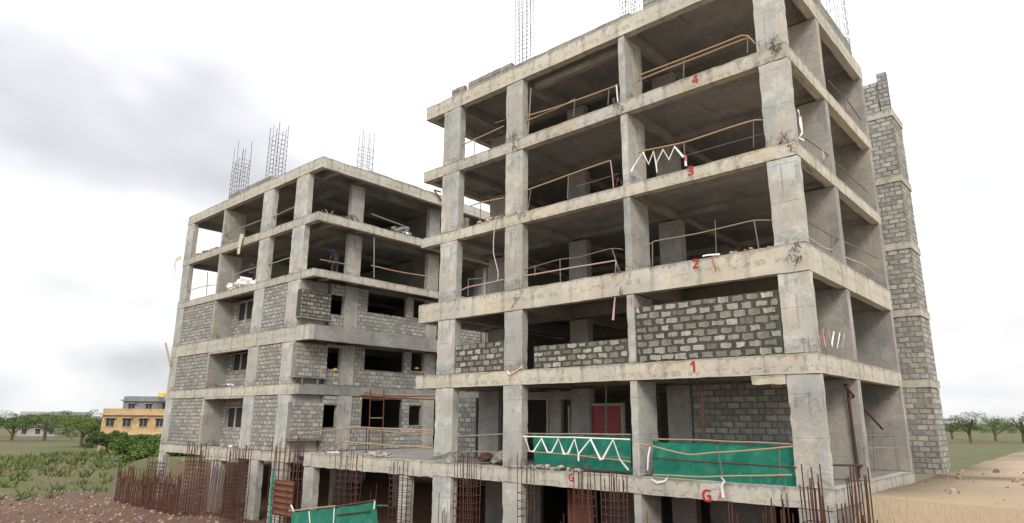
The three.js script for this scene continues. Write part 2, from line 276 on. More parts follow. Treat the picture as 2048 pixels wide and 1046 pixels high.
for (let s = -1; s < 5; s++) {
  const y0 = s < 0 ? GND - 0.1 : T[s], y1 = Bm[s + 1], cm = s < 1 ? M.column : [M.column, M.column, M.column2, M.column, M.column][s];
  const j = () => rr(-0.01, 0.008);
  cast('column', A, M.column, aX.c0[0] + j(), -0.012, s === 0 ? y0 : y0, y1, -0.33, -0.02 + j(), 0.24, 0.02);
  cast('column', A, cm, aX.c1[0] + j(), aX.c1[1], y0, y1, -1.2, -0.03 + j(), 0.24, 0.02);
  cast('column', A, cm, aX.c2[0] + j(), aX.c2[1] + j(), y0, y1, -0.36, -0.02 + j(), 0.24, 0.02);
  cast('column', A, M.column, aX.c3[0] + j(), aX.c3[1] + j(), y0, y1, -0.36, -0.02 + j(), 0.24, 0.02);
  for (const [x0, x1] of [[-15.2, -14.2], [-10.55, -9.65], [-6.3, -5.4], [-1.0, -0.014]]) cast('column', A, M.inner, x0, x1, y0, y1, -3.78, -3.42, 0.4);
  for (const [x0, x1] of [[-15.2, -14.2], [-10.55, -9.65], [-6.3, -5.4], [-1.6, -0.014]]) cast('column', A, M.inner, x0, x1, y0 - 0.02, y1 + 0.06, -9.17, -8.85, 0.4);
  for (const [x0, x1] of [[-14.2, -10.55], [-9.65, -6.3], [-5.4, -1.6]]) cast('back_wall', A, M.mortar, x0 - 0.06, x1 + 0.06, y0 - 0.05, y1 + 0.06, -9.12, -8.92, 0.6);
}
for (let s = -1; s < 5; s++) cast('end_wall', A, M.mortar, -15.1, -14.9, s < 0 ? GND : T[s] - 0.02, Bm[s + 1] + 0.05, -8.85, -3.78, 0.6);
cast('basement_wall', A, M.grey, -0.24, -0.03, GND - 0.1, Bm[0], -9.1, -0.4, 0.5);
for (const [x0, x1] of [[-14.7, -12.6], [-9.6, -7.4], [-5.2, -3.0]]) cast('basement_wall', A, M.grey, x0, x1, GND, Bm[0], -4.2, -4.0, 0.5);
// block infill on the first floor
const wallA = { mats: BA, mortar: M.mortarDark, gap: 0.08, gapH: 0.055, L: 0.425, C: 0.212, proud: 0.016, vary: 0.07, shake: 0.045 };
blockWall(A, 'z', -5.44, -0.885, T[1], 5.18, -0.05, wallA);
blockWall(A, 'z', -9.67, -5.74, T[1], 4.21, -0.05, wallA);
blockWall(A, 'z', -13.75, -11.11, T[1], 4.52, -0.05, wallA);
// ground floor inside: block wall, plastered walls with door openings, red double door
const dk = { mats: BB, mortar: M.mortar };
blockWall(A, 'z', -5.38, -1.02, 0, 2.87, -3.5, dk);
blockWall(A, 'z', at(1300, 840, 'z', -3.6).x + 0.7, -6.32, 0, 2.87, -3.62, dk);
const zx = px => at(px, 850, 'z', -3.6).x;
for (const [p0, p1] of [[1098, 1122], [1141, 1180]]) cast('inner_wall', A, M.plaster, zx(p0), zx(p1), 0, 2.86, -3.8, -3.6, 0.4);
cast('inner_wall', A, M.plaster, zx(972), zx(1012), 0, 2.86, -3.3, -3.1, 0.4);
blockWall(A, 'z', zx(905), zx(958), 0, 2.6, -3.4, dk);
cast('lintel', A, M.plaster, zx(1050), zx(1180), 2.45, 2.78, -3.62, -3.5, 0.4);
cast('door_jamb', A, M.frame, zx(1094), zx(1098), 0, 2.5, -3.66, -3.55, 0.4); cast('door_jamb', A, M.frame, zx(1137), zx(1141), 0, 2.2, -3.66, -3.55, 0.4);
{
  const d = new THREE.Group(); d.name = 'door'; d.userData.label = 'red double door in pale frame'; A.add(d);
  const x0 = zx(1186), x1 = zx(1245), xm = (x0 + x1) / 2;
  for (const [a, b] of [[x0, xm - 0.012], [xm + 0.012, x1]]) smallBox('door_leaf', d, M.door, a, b, 0.02, 2.17, -3.60, -3.55);
  for (const [a, b] of [[x0 - 0.1, x0 - 0.01], [x1 + 0.01, x1 + 0.1]]) smallBox('door_frame', d, M.frame, a, b, 0, 2.3, -3.66, -3.5);
  smallBox('door_frame', d, M.frame, x0, x1, 2.18, 2.28, -3.66, -3.5);
}
// roof: block upstand courses and concrete kerb
const up = { mats: blockMats([0.40, 0.40, 0.38], [0.85, 1, 1.1]), mortar: M.mortar, gap: 0.02, L: 0.42 };
blockWall(A, 'z', -14.5, -13.7, T[5], T[5] + 0.4, -0.12, up);
blockWall(A, 'z', -13.45, -10.9, T[5], T[5] + 0.42, -0.12, up);
cast('roof_kerb', A, M.old, -10.9, -5.2, T[5], T[5] + 0.17, -0.3, -0.05, 0.3, 0.03);
blockWall(A, 'z', -4.7, -1.2, T[5], T[5] + 0.62, -0.12, up);
blockWall(A, 'x', -8.1, -1.0, T[5], T[5] + 0.55, -0.05, up);
// painted floor numbers
const font = await new FontLoader().loadAsync('fonts/droid/droid_sans_bold.typeface.json');
function number(txt, px, py, size, tilt) {
  const g = new TextGeometry(txt, { font, size, depth: 0.004, curveSegments: 6 }); g.center(); const m = mesh('painted_number', g, M.paintRed, A), p = at(px, py, 'z', 0.012);
  m.position.copy(p); m.rotation.z = tilt; m.userData.label = 'red painted ' + txt; return m;
}
number('4', 1390, 158, 0.30, 0.02); number('3', 1381, 341, 0.30, 0.03); number('2', 1391, 527, 0.30, 0.0); number('1', 1385, 733, 0.32, 0.0); number('G', 1413, 991, 0.33, 0.0); number('G', 1142, 955, 0.24, 0.15);
settle(A);

// ---------------------------------------------------------------- the far wing (left)
const B = thing('concrete_building', 'unfinished concrete block of flats with grey blockwork walls and window openings', 'building');
for (let L = 0; L <= 5; L++) {
  const b = Bm[L], t = T[L], xr = L >= 2 ? -24.6 : -25.6, fm = L < 2 ? M.beam : M.beam2;
  cast('beam', B, fm, -41.8, L >= 2 ? xr : -25.62, b, t, -0.32, 0, 0.35, 0.02);
  cast('beam', B, L === 2 || L === 1 ? M.grey : M.beam2, xr - 0.28, xr, b + 0.01, t - 0.006, -14.2, -0.32, 0.35, 0.018);
  cast('beam', B, M.inner, -41.8, -41.5, b + 0.012, t - 0.008, -14.2, -0.32, 0.5);
  cast('beam', B, M.inner, -41.5, xr - 0.28, b + 0.02, t - 0.01, -14.2, -13.9, 0.5);
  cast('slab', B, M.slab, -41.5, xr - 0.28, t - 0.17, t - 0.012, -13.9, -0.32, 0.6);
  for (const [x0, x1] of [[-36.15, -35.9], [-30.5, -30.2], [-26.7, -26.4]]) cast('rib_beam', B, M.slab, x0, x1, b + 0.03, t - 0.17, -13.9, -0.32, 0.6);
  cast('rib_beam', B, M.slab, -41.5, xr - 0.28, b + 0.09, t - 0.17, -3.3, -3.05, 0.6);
  if (L >= 3) cast('rib_beam', B, M.inner, -27.2, -24.9, b + 0.05, t - 0.17, -1.35, -1.1, 0.5);
  if (L < 3 && L > 0) cast('beam', B, M.beam2, -35.9, -30.95, b - 0.12, b + 0.05, -0.3, 0.035, 0.3, 0.03);
}
cast('beam', B, M.beam, -35.3, -30.9, -0.72, -0.5, -0.3, 0.03, 0.3, 0.03);
for (let s = -1; s < 5; s++) {
  const y0 = s < 0 ? GND - 0.2 : T[s], y1 = Bm[s + 1], j = () => rr(-0.01, 0.008);
  cast('column', B, M.column, -41.8, -40.7 + j(), y0, y1, -0.36, -0.02 + j(), 0.3, 0.02);
  if (s >= 0) cast('column', B, M.column2, -36.15, -35.9 + j(), y0, y1, -1.45, -0.03, 0.3, 0.02);
  cast('column', B, M.column, ...(s < 0 ? [-29.6, -28.6] : [-30.95, -29.75 + j()]), y0, y1, -0.36, -0.02 + j(), 0.3, 0.02);
  cast('column', B, M.column, -27.2, -25.9 + j(), y0, y1, -0.36, -0.02 + j(), 0.3, 0.02);
  cast('column', B, M.column2, -25.96, -25.62, y0, y1, -3.6, -2.72, 0.3); cast('column', B, M.column2, -25.96, -25.62, y0, y1, -9.6, -8.7, 0.3);
  for (const [x0, x1, z] of [[-36.7, -35.8, -6], [-31, -30, -6], [-26.6, -25.7, -13.8], [-31, -30, -13.8], [-36.7, -35.8, -13.8], [-41.7, -40.8, -13.8]]) cast('column', B, M.inner, x0, x1, y0, y1, z - 0.3, z, 0.5);
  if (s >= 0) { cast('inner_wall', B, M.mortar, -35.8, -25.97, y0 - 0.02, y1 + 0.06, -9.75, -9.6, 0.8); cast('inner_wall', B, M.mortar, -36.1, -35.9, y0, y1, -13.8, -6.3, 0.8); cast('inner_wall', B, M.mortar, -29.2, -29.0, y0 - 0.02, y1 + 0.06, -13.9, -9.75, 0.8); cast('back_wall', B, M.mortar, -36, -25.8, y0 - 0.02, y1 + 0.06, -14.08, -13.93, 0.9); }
}
cast('column', B, M.column, -34.0, -32.9, GND - 0.2, -0.73, -0.4, -0.02, 0.3, 0.02);
cast('basement_wall', B, M.grey, -36.6, -34.6, GND - 0.2, Bm[0], -3.2, -3.0, 0.5); cast('basement_wall', B, M.grey, -28.4, -26.2, GND - 0.2, Bm[0], -5.2, -5.0, 0.5);
for (let s = 0; s < 3; s++) {
  const t = T[s], c = Bm[s + 1];
  blockWall(B, 'z', -40.71, -36.16, t, c, -0.06, { gap: 0.065, gapH: 0.06, vary: 0.03, shake: 0.03 });
  blockWall(B, 'z', -29.76, -27.21, t, c, -0.06, { gap: 0.065, gapH: 0.06, vary: 0.03, shake: 0.03 });
  const w0 = [1.05, 4.47, 7.56][s], w1 = [2.32, 5.6, 8.85][s];
  cast('end_wall', B, M.mortar, -41.75, -41.6, t - 0.02, c + 0.05, -13.8, -0.36, 0.8);
  blockWall(B, 'z', -35.97, -30.6, t, c, -1.2, { holes: [[-35.25, -33.2, w0, w1]] });
  { const w = new THREE.Group(); w.name = 'window'; B.add(w); const x0 = -35.25, x1 = -33.2, xm = -34.25, z = -1.25;
    for (const [a, b] of [[x0, x0 + 0.05], [xm - 0.08, xm + 0.08], [x1 - 0.05, x1]]) smallBox('frame', w, M.frame, a, b, w0, w1, z - 0.08, z);
    smallBox('frame', w, M.frame, x0 + 0.07, x1 - 0.07, w1 - 0.07, w1, z - 0.08, z - 0.005); smallBox('frame', w, M.frame, x0 + 0.07, x1 - 0.07, w0, w0 + 0.06, z - 0.08, z - 0.005);
    for (const [a, b] of [[x0 + 0.08, xm - 0.1], [xm + 0.1, x1 - 0.08]]) smallBox('pane', w, M.window, a, b, w0 + 0.07, w1 - 0.08, z - 0.06, z - 0.05); }
  // the face towards the court
  const b0 = [0.62, 3.78, 6.87][s], b1 = [2.46, 5.48, 8.32][s];
  cast('inner_wall', B, M.plaster, -25.97, -25.87, t, c, -1.76, -0.36, 0.4);
  blockWall(B, 'x', -1.76, 0.1, b0, b1, -25.48, { T: 0.38, ...(s === 2 ? { mats: BA, mortar: M.mortarDark, gap: 0.07, gapH: 0.06 } : {}) });
  cast('sill_slab', B, M.grey, -25.9, -25.47, b0 - 0.08, b0, -1.78, 0.1, 0.4);
  const wy = [[1.2, 2.35], [4.19, 5.46], [7.26, 8.38]][s], by = [[1.15, 2.76], [4.36, 5.66], [7.57, 9.03]][s], sy = [[1.3, 2.5], [4.47, 5.64], [7.7, 8.87]][s];
  blockWall(B, 'x', -2.71, -1.78, t, c, -25.68, { holes: [[-2.71, -1.78, wy[0], wy[1]]] });
  blockWall(B, 'x', -8.69, -3.61, t, c, -25.66, { holes: [[-7.11, -4.3, by[0], Math.min(by[1], c)], [-8.69, -7.62, sy[0], sy[1]]] });
  for (const [a, b, e, f] of [[-7.66, -7.6, sy[0], sy[1]], [-8.69, -8.63, sy[0], sy[1]]]) cast('window_jamb', B, M.plaster, -25.85, -25.63, e, f, a, b, 0.3);
  cast('window_sill', B, M.plaster, -25.86, -25.6, sy[0] - 0.07, sy[0], -8.69, -7.6, 0.3); cast('window_lintel', B, M.plaster, -25.85, -25.63, sy[1], sy[1] + 0.06, -8.69, -7.6, 0.3);
  blockWall(B, 'x', -13.6, -10.6, t, c - (s === 2 ? 0 : 0.4), -25.66, {});
}
for (const x of [-25.75]) for (const [s, n] of [[1, 0], [1, 1]]) bar('prop', B, M.old, [V(x + 0.2, T[s] + 0.0, -0.4 - n * 0.9), V(x + 0.2, T[s] + 0.33, -0.4 - n * 0.9)], 0.035);
cast('rear_wall', B, M.mortar, -25.95, -25.7, GND, T[4], -18.5, -14.21, 0.8); cast('rear_wall', B, M.mortar, -30, -25.96, GND, T[4] - 0.01, -18.5, -18.3, 0.8);
cast('roof_kerb', B, M.old, -35.7, -30.3, T[5], T[5] + 0.3, -0.32, -0.03, 0.3, 0.03);
cast('roof_kerb', B, M.old, -25.0, -24.75, T[5], T[5] + 0.14, -9, -3.2, 0.3, 0.03);
settle(B);

// ---------------------------------------------------------------- deck between the wings
{
  const D = thing('entrance_deck', 'ground floor concrete deck bridging the court between the two wings', 'deck');
  cast('beam', D, M.beam, -24.24, -14.83, -0.6, 0.03, -0.36, -0.03, 0.26, 0.03);
  cast('slab', D, M.slab, -25.55, -14.83, -0.18, -0.005, -9, -0.36, 0.5);
  cast('column', D, M.column, -24.2, -23.3, GND - 0.2, -0.6, -0.4, -0.06, 0.3, 0.02); cast('column', D, M.column, -16.95, -16.35, GND - 0.2, -0.6, -0.4, -0.06, 0.3, 0.02);
  for (const x of [-22.4, -18.5]) cast('column', D, M.inner, x, x + 0.4, GND - 0.2, -0.18, -4.5, -4.1, 0.4);
  for (const [x0, x1] of [[-21.5, -20.2], [-20.0, -17.6]]) cast('basement_wall', D, M.inner, x0, x1, GND - 0.2, -0.18, -7.2, -7.0, 0.5);
  settle(D);
}

// ---------------------------------------------------------------- edge protection: rails, tape, netting
const FL = 'guard rails along the open floor edges';
function rails(label, parts, group = FL) {             // parts: [name, material, radius, axis, value, pixel list, jig]
  const g = thing('guard_rail', label, 'guard rail', group === FL ? undefined : group);
  for (const [n, m, r, ax, v, l, jig = 0.012] of parts) bar(n, g, m, pix(l, ax, v), r, { jig });
  return settle(g);
}
const zf = -0.16, R1 = 0.026, R2 = 0.02, P = 'post', Rl = 'rail';
rails('bamboo rails across the top floor opening beside the cantilevered end', [[Rl, M.bamboo, R1, 'z', zf, [[924, 290], [1008, 252]]], [Rl, M.bamboo2, R2, 'z', -0.8, [[990, 246], [1010, 240]]], [P, M.bamboo2, R2, 'z', zf, [[950, 278], [948, 312]]]]);
rails('crossed bamboo rails with a leaning pole in the top floor middle bay', [[Rl, M.bamboo, R1, 'z', zf, [[1046, 234], [1120, 212], [1236, 170]]], [Rl, M.bamboo, R1, 'z', zf - 0.08, [[1046, 245], [1125, 212], [1150, 198]]], [P, M.bamboo2, 0.03, 'z', zf - 0.12, [[1062, 176], [1056, 268]]], [P, M.steel, R2, 'z', zf, [[1150, 199], [1147, 234]]], [P, M.steel, R2, 'z', zf, [[1218, 176], [1216, 210]]], [P, M.white, 0.03, 'z', zf, [[1233, 170], [1236, 205]]]]);
rails('double bamboo rails above the red number 4', [[Rl, M.bamboo, R1, 'z', zf, [[1277, 160], [1279, 151], [1370, 116], [1490, 70], [1511, 88]]], [Rl, M.bamboo, R1, 'z', zf - 0.05, [[1272, 163], [1370, 124], [1497, 75]]], [P, M.steel, R2, 'z', zf, [[1368, 120], [1367, 155]]], [P, M.steel, R2, 'z', zf, [[1495, 73], [1495, 106]]]]);
rails('short bamboo rail on the fourth storey next to the cantilevered end', [[Rl, M.bamboo, R1, 'z', zf, [[940, 412], [966, 404], [1008, 396]]], [P, M.steel, R2, 'z', zf, [[962, 405], [960, 440]]]]);
rails('pale bamboo rail on the fourth storey middle bay', [[Rl, M.bamboo, R1, 'z', zf, [[1047, 383], [1137, 350], [1221, 321]]], [P, M.steel, R2, 'z', zf, [[1062, 379], [1056, 418]]], [P, M.steel, R2, 'z', zf, [[1137, 350], [1135, 398]]], [Rl, M.steel, 0.012, 'z', zf, [[1150, 374], [1238, 347]]], [P, M.pink, 0.02, 'z', zf, [[1221, 321], [1225, 350], [1227, 376]]]]);
rails('long bamboo rail above the red number 3', [[Rl, M.bamboo, R1, 'z', zf, [[1277, 304], [1368, 285], [1507, 241], [1526, 240]]], [P, M.steel, R2, 'z', zf, [[1368, 284], [1370, 332]]], [P, M.steel, 0.014, 'z', zf, [[1507, 241], [1507, 295]]], [Rl, M.steel, 0.01, 'z', zf, [[1375, 310], [1525, 268]]]]);
rails('pinkish pipe rail on the third storey next to the hanging cable', [[Rl, M.pink, R1, 'z', zf, [[924, 580], [937, 574], [1008, 559]]], [Rl, M.steel, R2, 'z', zf, [[937, 559], [973, 556]]], [P, M.steel, R2, 'z', zf, [[937, 557], [936, 592]]]]);
rails('pink and grey pipe rails on the third storey middle bay', [[Rl, M.steel, R2, 'z', zf, [[1047, 540], [1119, 519], [1155, 515], [1224, 497], [1246, 499]]], [Rl, M.pink, R1, 'z', zf, [[1047, 552], [1140, 536], [1232, 521]]], [P, M.steel, R2, 'z', zf, [[1070, 530], [1070, 552]]], [P, M.steel, R2, 'z', zf, [[1120, 519], [1121, 566]]], [P, M.steel, R2, 'z', zf, [[1224, 497], [1240, 545]]], [P, M.pink, R2, 'z', zf + 0.22, [[1232, 521], [1230, 556]]]]);
rails('grey pipe rail above the red number 2', [[Rl, M.bamboo2, R2, 'z', zf, [[1287, 502], [1305, 484], [1400, 466], [1508, 441], [1542, 441]]], [P, M.steel, R2, 'z', zf, [[1305, 484], [1305, 533]]], [P, M.steel, 0.014, 'z', zf, [[1430, 441], [1433, 512]]], [P, M.steel, R2, 'z', zf, [[1508, 441], [1518, 500]]]]);
rails('two pipe rails at ground floor beside the entrance deck', [[Rl, M.bamboo2, R1, 'z', zf, [[912, 873], [1005, 868]]], [Rl, M.bamboo2, R2, 'z', zf, [[905, 905], [960, 903], [1005, 906]]]]);
rails('white wrapped top rail before the green net by the red door', [[Rl, M.white, 0.024, 'z', 0.06, [[1046, 873], [1150, 875], [1260, 879]]], [Rl, M.bamboo, 0.022, 'z', 0.06, [[1052, 902], [1150, 910], [1262, 924]]], [Rl, M.bamboo2, R1, 'z', -0.25, [[1046, 867], [1262, 869]]], [Rl, M.steel, R2, 'z', -0.12, [[1150, 911], [1262, 915]]], [P, M.steel, R2, 'z', -0.1, [[1165, 868], [1166, 935]]]]);
rails('sagging bamboo rails before the green net next to the corner column', [[Rl, M.bamboo, R1, 'z', 0.07, [[1282, 888], [1303, 892], [1375, 909], [1470, 903], [1587, 893]]], [Rl, M.bamboo2, R1, 'z', -0.22, [[1305, 878], [1400, 880], [1588, 889]]], [Rl, M.rust2, R1, 'z', 0.05, [[1306, 916], [1440, 926], [1592, 935]]], [Rl, M.bamboo, R1, 'z', 0.09, [[1306, 950], [1400, 954], [1584, 950]]], [P, M.steel, R2, 'z', 0.08, [[1434, 892], [1446, 955]]], [P, M.steel, R2, 'z', 0.06, [[1559, 892], [1560, 960]]]]);
for (const [p, h] of [[1462, 945], [1480, 943], [1500, 948], [1520, 950], [1537, 955], [1555, 948], [1570, 952]]) bar('wire', scene.children.at(-1), M.old, (() => { const g = scene.children.at(-1).position; return pix([[p, h], [p + 1, 972]], 'z', 0.02).map(v => v.sub(g)); })(), 0.005);
rails('slim side rail on the top floor of the side elevation', [[Rl, M.steel, R2, 'x', -0.1, [[1655, 160], [1690, 195], [1722, 240]]], [P, M.steel, R2, 'x', -0.1, [[1690, 195], [1692, 228]]]]);
rails('slim side rail on the fourth storey of the side elevation', [[Rl, M.steel, R2, 'x', -0.1, [[1612, 278], [1650, 305], [1735, 385]]], [P, M.steel, R2, 'x', -0.1, [[1668, 322], [1671, 372]]]]);
rails('pink striped pipe rail on the third storey of the side elevation', [[Rl, M.pink, R1, 'x', -0.1, [[1615, 474], [1650, 497], [1664, 500]]], [Rl, M.pink, R1, 'x', -0.1, [[1688, 513], [1729, 531], [1757, 552]]], [Rl, M.steel, R2, 'x', -0.1, [[1612, 440], [1660, 470], [1757, 517]]], [P, M.steel, R2, 'x', -0.1, [[1661, 470], [1664, 500], [1663, 505]]]]);
rails('thin rails with a diagonal brace at ground floor of the side elevation', [[Rl, M.steel, R2, 'x', -0.1, [[1725, 872], [1790, 872]]], [Rl, M.bamboo2, R2, 'x', -0.1, [[1728, 896], [1800, 897]]], [P, M.steel, R2, 'x', -0.1, [[1746, 865], [1750, 940]]]]);
// far wing
rails('rail in the far wing top floor beside the corner column', [[Rl, M.bamboo2, 0.035, 'z', zf, [[450, 468], [524, 440]]], [Rl, M.bamboo2, 0.035, 'z', zf, [[546, 434], [590, 414]]]]);
rails('rail in the far wing fourth storey beside the corner column', [[Rl, M.bamboo2, 0.035, 'z', zf, [[468, 550], [513, 534]]], [Rl, M.bamboo2, 0.04, 'z', zf, [[537, 529], [582, 515]]], [P, M.old, 0.03, 'z', zf, [[468, 550], [466, 572]]]]);
rails('thin rail in the far wing open end bay', [[Rl, M.bamboo2, 0.025, 'z', zf, [[372, 582], [415, 571], [432, 570]]], [P, M.bamboo2, 0.03, 'z', zf, [[415, 545], [413, 591]]]]);
rails('pipe rail facing the court on the far wing fourth storey', [[Rl, M.bamboo2, 0.03, 'x', -24.8, [[640, 519], [700, 530]]], [Rl, M.bamboo, 0.035, 'x', -24.8, [[742, 531], [800, 544], [858, 553]]], [P, M.old, 0.035, 'x', -24.8, [[748, 475], [748, 556]]]]);
rails('pipe rail facing the court on the far wing top floor', [[Rl, M.bamboo2, 0.035, 'x', -24.9, [[743, 428], [775, 440], [808, 452]]]]);
rails('bamboo rails round the edge of the entrance deck', [[Rl, M.bamboo, 0.03, 'z', -0.3, [[604, 868], [652, 861], [710, 854]]], [Rl, M.bamboo, 0.03, 'z', -0.3, [[710, 854], [780, 857], [868, 861]]], [Rl, M.bamboo2, 0.03, 'z', -0.32, [[735, 858], [800, 866], [868, 869]]], [Rl, M.bamboo2, 0.03, 'z', -0.2, [[612, 915], [650, 898], [686, 883]]], [Rl, M.bamboo, 0.03, 'z', -0.25, [[686, 883], [760, 889], [866, 896]]], [P, M.rust, 0.03, 'z', -0.25, [[597, 868], [595, 915]]], [P, M.rust2, 0.025, 'z', -0.25, [[733, 855], [732, 907]]], [P, M.bamboo2, 0.025, 'z', -0.25, [[808, 896], [808, 908]]]]);

function taped(label, cat, parts, group) { const g = thing(cat === 'cloth' ? 'hanging_cloth' : cat === 'cable' ? 'hanging_cable' : 'warning_tape', label, cat, group); for (const [m, w, ax, v, l] of parts) mesh('strip', ribbonGeo(pix(l, ax, v), w, ax), m, g); return settle(g); }
taped('white tape zigzag tied beside the red number 3', 'tape', [[M.white, 0.07, 'z', 0.05, [[1262, 343], [1268, 331], [1286, 304], [1297, 328], [1307, 302], [1313, 325], [1326, 299], [1338, 319], [1349, 293], [1367, 314]]], [M.white, 0.05, 'z', 0.05, [[1307, 302], [1312, 326], [1314, 345]]], [M.tapeRed, 0.06, 'z', 0.06, [[1372, 310], [1372, 322]]], [M.white, 0.06, 'z', 0.06, [[1371, 320], [1372, 332]]]]);
taped('white tape zigzag across the green net by the red door', 'tape', [[M.white, 0.065, 'z', 0.1, [[1050, 874], [1059, 902], [1067, 903], [1083, 877], [1095, 904], [1103, 905], [1117, 877], [1128, 908], [1136, 907], [1149, 878], [1157, 908], [1181, 878], [1201, 919], [1205, 918], [1226, 879], [1240, 919], [1257, 940]]], [M.white, 0.05, 'z', 0.11, [[1157, 906], [1157, 922]]]]);
taped('white tape hanging on the rail post beside the slim pillar', 'tape', [[M.white, 0.06, 'z', 0.09, [[1300, 892], [1296, 915], [1295, 941]]], [M.tapeRed, 0.05, 'z', 0.1, [[1296, 890], [1304, 892]]]]);
taped('crumpled white tape lying on the ground floor beam', 'tape', [[M.white, 0.06, 'z', 0.06, [[1302, 958], [1315, 965], [1330, 962], [1338, 950]]]]);
taped('white tape dangling beside the red letter G', 'tape', [[M.white, 0.07, 'z', 0.12, [[1442, 954], [1449, 962], [1443, 972], [1447, 995]]], [M.white, 0.06, 'z', 0.11, [[1423, 974], [1432, 972], [1448, 974]]], [M.tapeRed, 0.05, 'z', 0.10, [[1438, 998], [1441, 985]]]]);
taped('red and white tape fringe on the first floor side edge', 'tape', [[M.white, 0.05, 'x', 0.04, [[1634, 650], [1640, 690], [1645, 655], [1651, 693], [1657, 660], [1663, 694], [1668, 663], [1674, 697], [1680, 666], [1685, 697], [1689, 668]]], [M.tapeRed, 0.05, 'x', 0.05, [[1635, 655], [1643, 686], [1648, 664], [1655, 690]]]]);
taped('pink tape hanging under the beam of the number 2', 'tape', [[M.pink, 0.07, 'z', 0.05, [[1230, 594], [1228, 615], [1226, 640]]]]);
taped('red and white tape looped under the middle pillar on the first floor beam', 'tape', [[M.tapeRed, 0.04, 'z', 0.05, [[1010, 735], [1018, 748], [1034, 735]]], [M.white, 0.03, 'z', 0.07, [[1014, 741], [1019, 749], [1046, 732]]]]);
taped('faint red tape draped over the beam beside the number 2', 'tape', [[M.tapeRed, 0.04, 'z', 0.05, [[1424, 517], [1429, 530], [1432, 543]]], [M.white, 0.05, 'z', 0.06, [[1405, 512], [1415, 510], [1440, 508]]]]);
taped('white sheet hanging beside the corner column on the side elevation', 'cloth', [[M.white, 0.22, 'x', -0.1, [[1600, 232], [1602, 250], [1605, 268]]], [M.white, 0.07, 'x', -0.08, [[1596, 219], [1600, 234]]], [M.white, 0.08, 'x', -0.08, [[1604, 266], [1598, 276], [1608, 280]]]]);
taped('small pale rag on the side rail of the fourth storey', 'cloth', [[M.pink, 0.1, 'x', -0.06, [[1643, 294], [1647, 308], [1648, 318]]]]);
taped('cream cloth draped over the far wing beam', 'cloth', [[M.cloth, 0.45, 'z', 0.08, [[484, 468], [481, 482], [478, 495]]], [M.cloth, 0.28, 'z', 0.09, [[478, 495], [477, 508]]]]);
taped('torn cream cloth dangling off the far wing outer column', 'cloth', [[M.cloth, 0.35, 'z', 0.03, [[363, 515], [352, 520], [349, 532]]], [M.cloth, 0.2, 'z', 0.05, [[349, 530], [351, 542], [346, 555]]]]);
{ const g = thing('hanging_cable', 'pale cable hanging from the third floor beam into the end bay', 'cable'); bar('cable', g, M.cable, pix([[991, 438], [987, 480], [987, 507], [994, 535], [997, 548], [995, 562]], 'z', 0.06), 0.02); settle(g); }
{ const g = thing('hanging_cable', 'sagging white pipe tied between the deck and the end column', 'cable'); bar('pipe', g, M.old, pix([[862, 914], [886, 910], [904, 903], [915, 904]], 'z', 0.08), 0.03); settle(g); }

function netSheet(label, ax, v, tl, tr, br, bl) {
  const g = thing('safety_net', label, 'net'), c = [tl, tr, br, bl].map(q => at(q[0], q[1], ax, v)), N = 60, H = 10, pos = [], idx = [];
  for (let j = 0; j <= H; j++) for (let i = 0; i <= N; i++) { const u = i / N, w = j / H, p = c[0].clone().lerp(c[1], u).lerp(c[3].clone().lerp(c[2], u), w); const b = 0.13 * (fbm3(u * 11 + w * 2, w * 2.4, v * 5, 3) - 0.5) + 0.05 * (fbm3(u * 34 + w * 5, w * 1.6, 3, 2) - 0.5); p[ax] += b; p.y -= 0.05 * Math.sin(u * Math.PI * 5) ** 2 * (1 - w) - 0.04 * w * vn3(u * 8, 3, 1); pos.push(p.x, p.y, p.z); if (i && j) { const a = j * (N + 1) + i; idx.push(a - N - 2, a - 1, a - N - 1, a - N - 1, a - 1, a); } }
  const geo = new THREE.BufferGeometry(); geo.setAttribute('position', new THREE.Float32BufferAttribute(pos, 3)); geo.setIndex(idx); geo.computeVertexNormals(); geo.setAttribute('uv', new THREE.Float32BufferAttribute(Array.from({ length: pos.length / 3 }, (_, i) => [(i % (N + 1)) / N * 2, Math.floor(i / (N + 1)) / H * 0.5]).flat(), 2)); mesh('netting', geo, M.net, g); return settle(g);
}
netSheet('green netting before the red door bay', 'z', -0.32, [1064, 868], [1262, 871], [1262, 945], [1070, 930]);
netSheet('green netting beside the corner column', 'z', -0.30, [1304, 881], [1594, 889], [1594, 980], [1308, 962]);
{ const g = thing('steel_prop', 'rusty steel prop standing behind the green net under the number 1', 'prop'); bar('tube', g, M.rust2, pix([[1403, 762], [1408, 870], [1412, 962]], 'z', -0.45), 0.04); bar('collar', g, M.rust2, pix([[1408, 850], [1408, 858]], 'z', -0.45), 0.055); settle(g); }
{ const g = thing('steel_prop', 'slim grey prop in front of the red double door', 'prop'); bar('tube', g, M.old, pix([[1212, 768], [1213, 872]], 'z', -2.6), 0.035); settle(g); }
{ const g = thing('steel_prop', 'dark prop with a leaning strut in the ground floor side bay', 'prop'); bar('tube', g, M.rust2, pix([[1694, 768], [1704, 850], [1718, 955]], 'x', -0.25), 0.045); bar('strut', g, M.rust, pix([[1690, 770], [1720, 808], [1765, 858]], 'x', -0.15), 0.04); bar('rail', g, M.rust2, pix([[1664, 930], [1733, 931]], 'x', -0.15), 0.035); settle(g); }

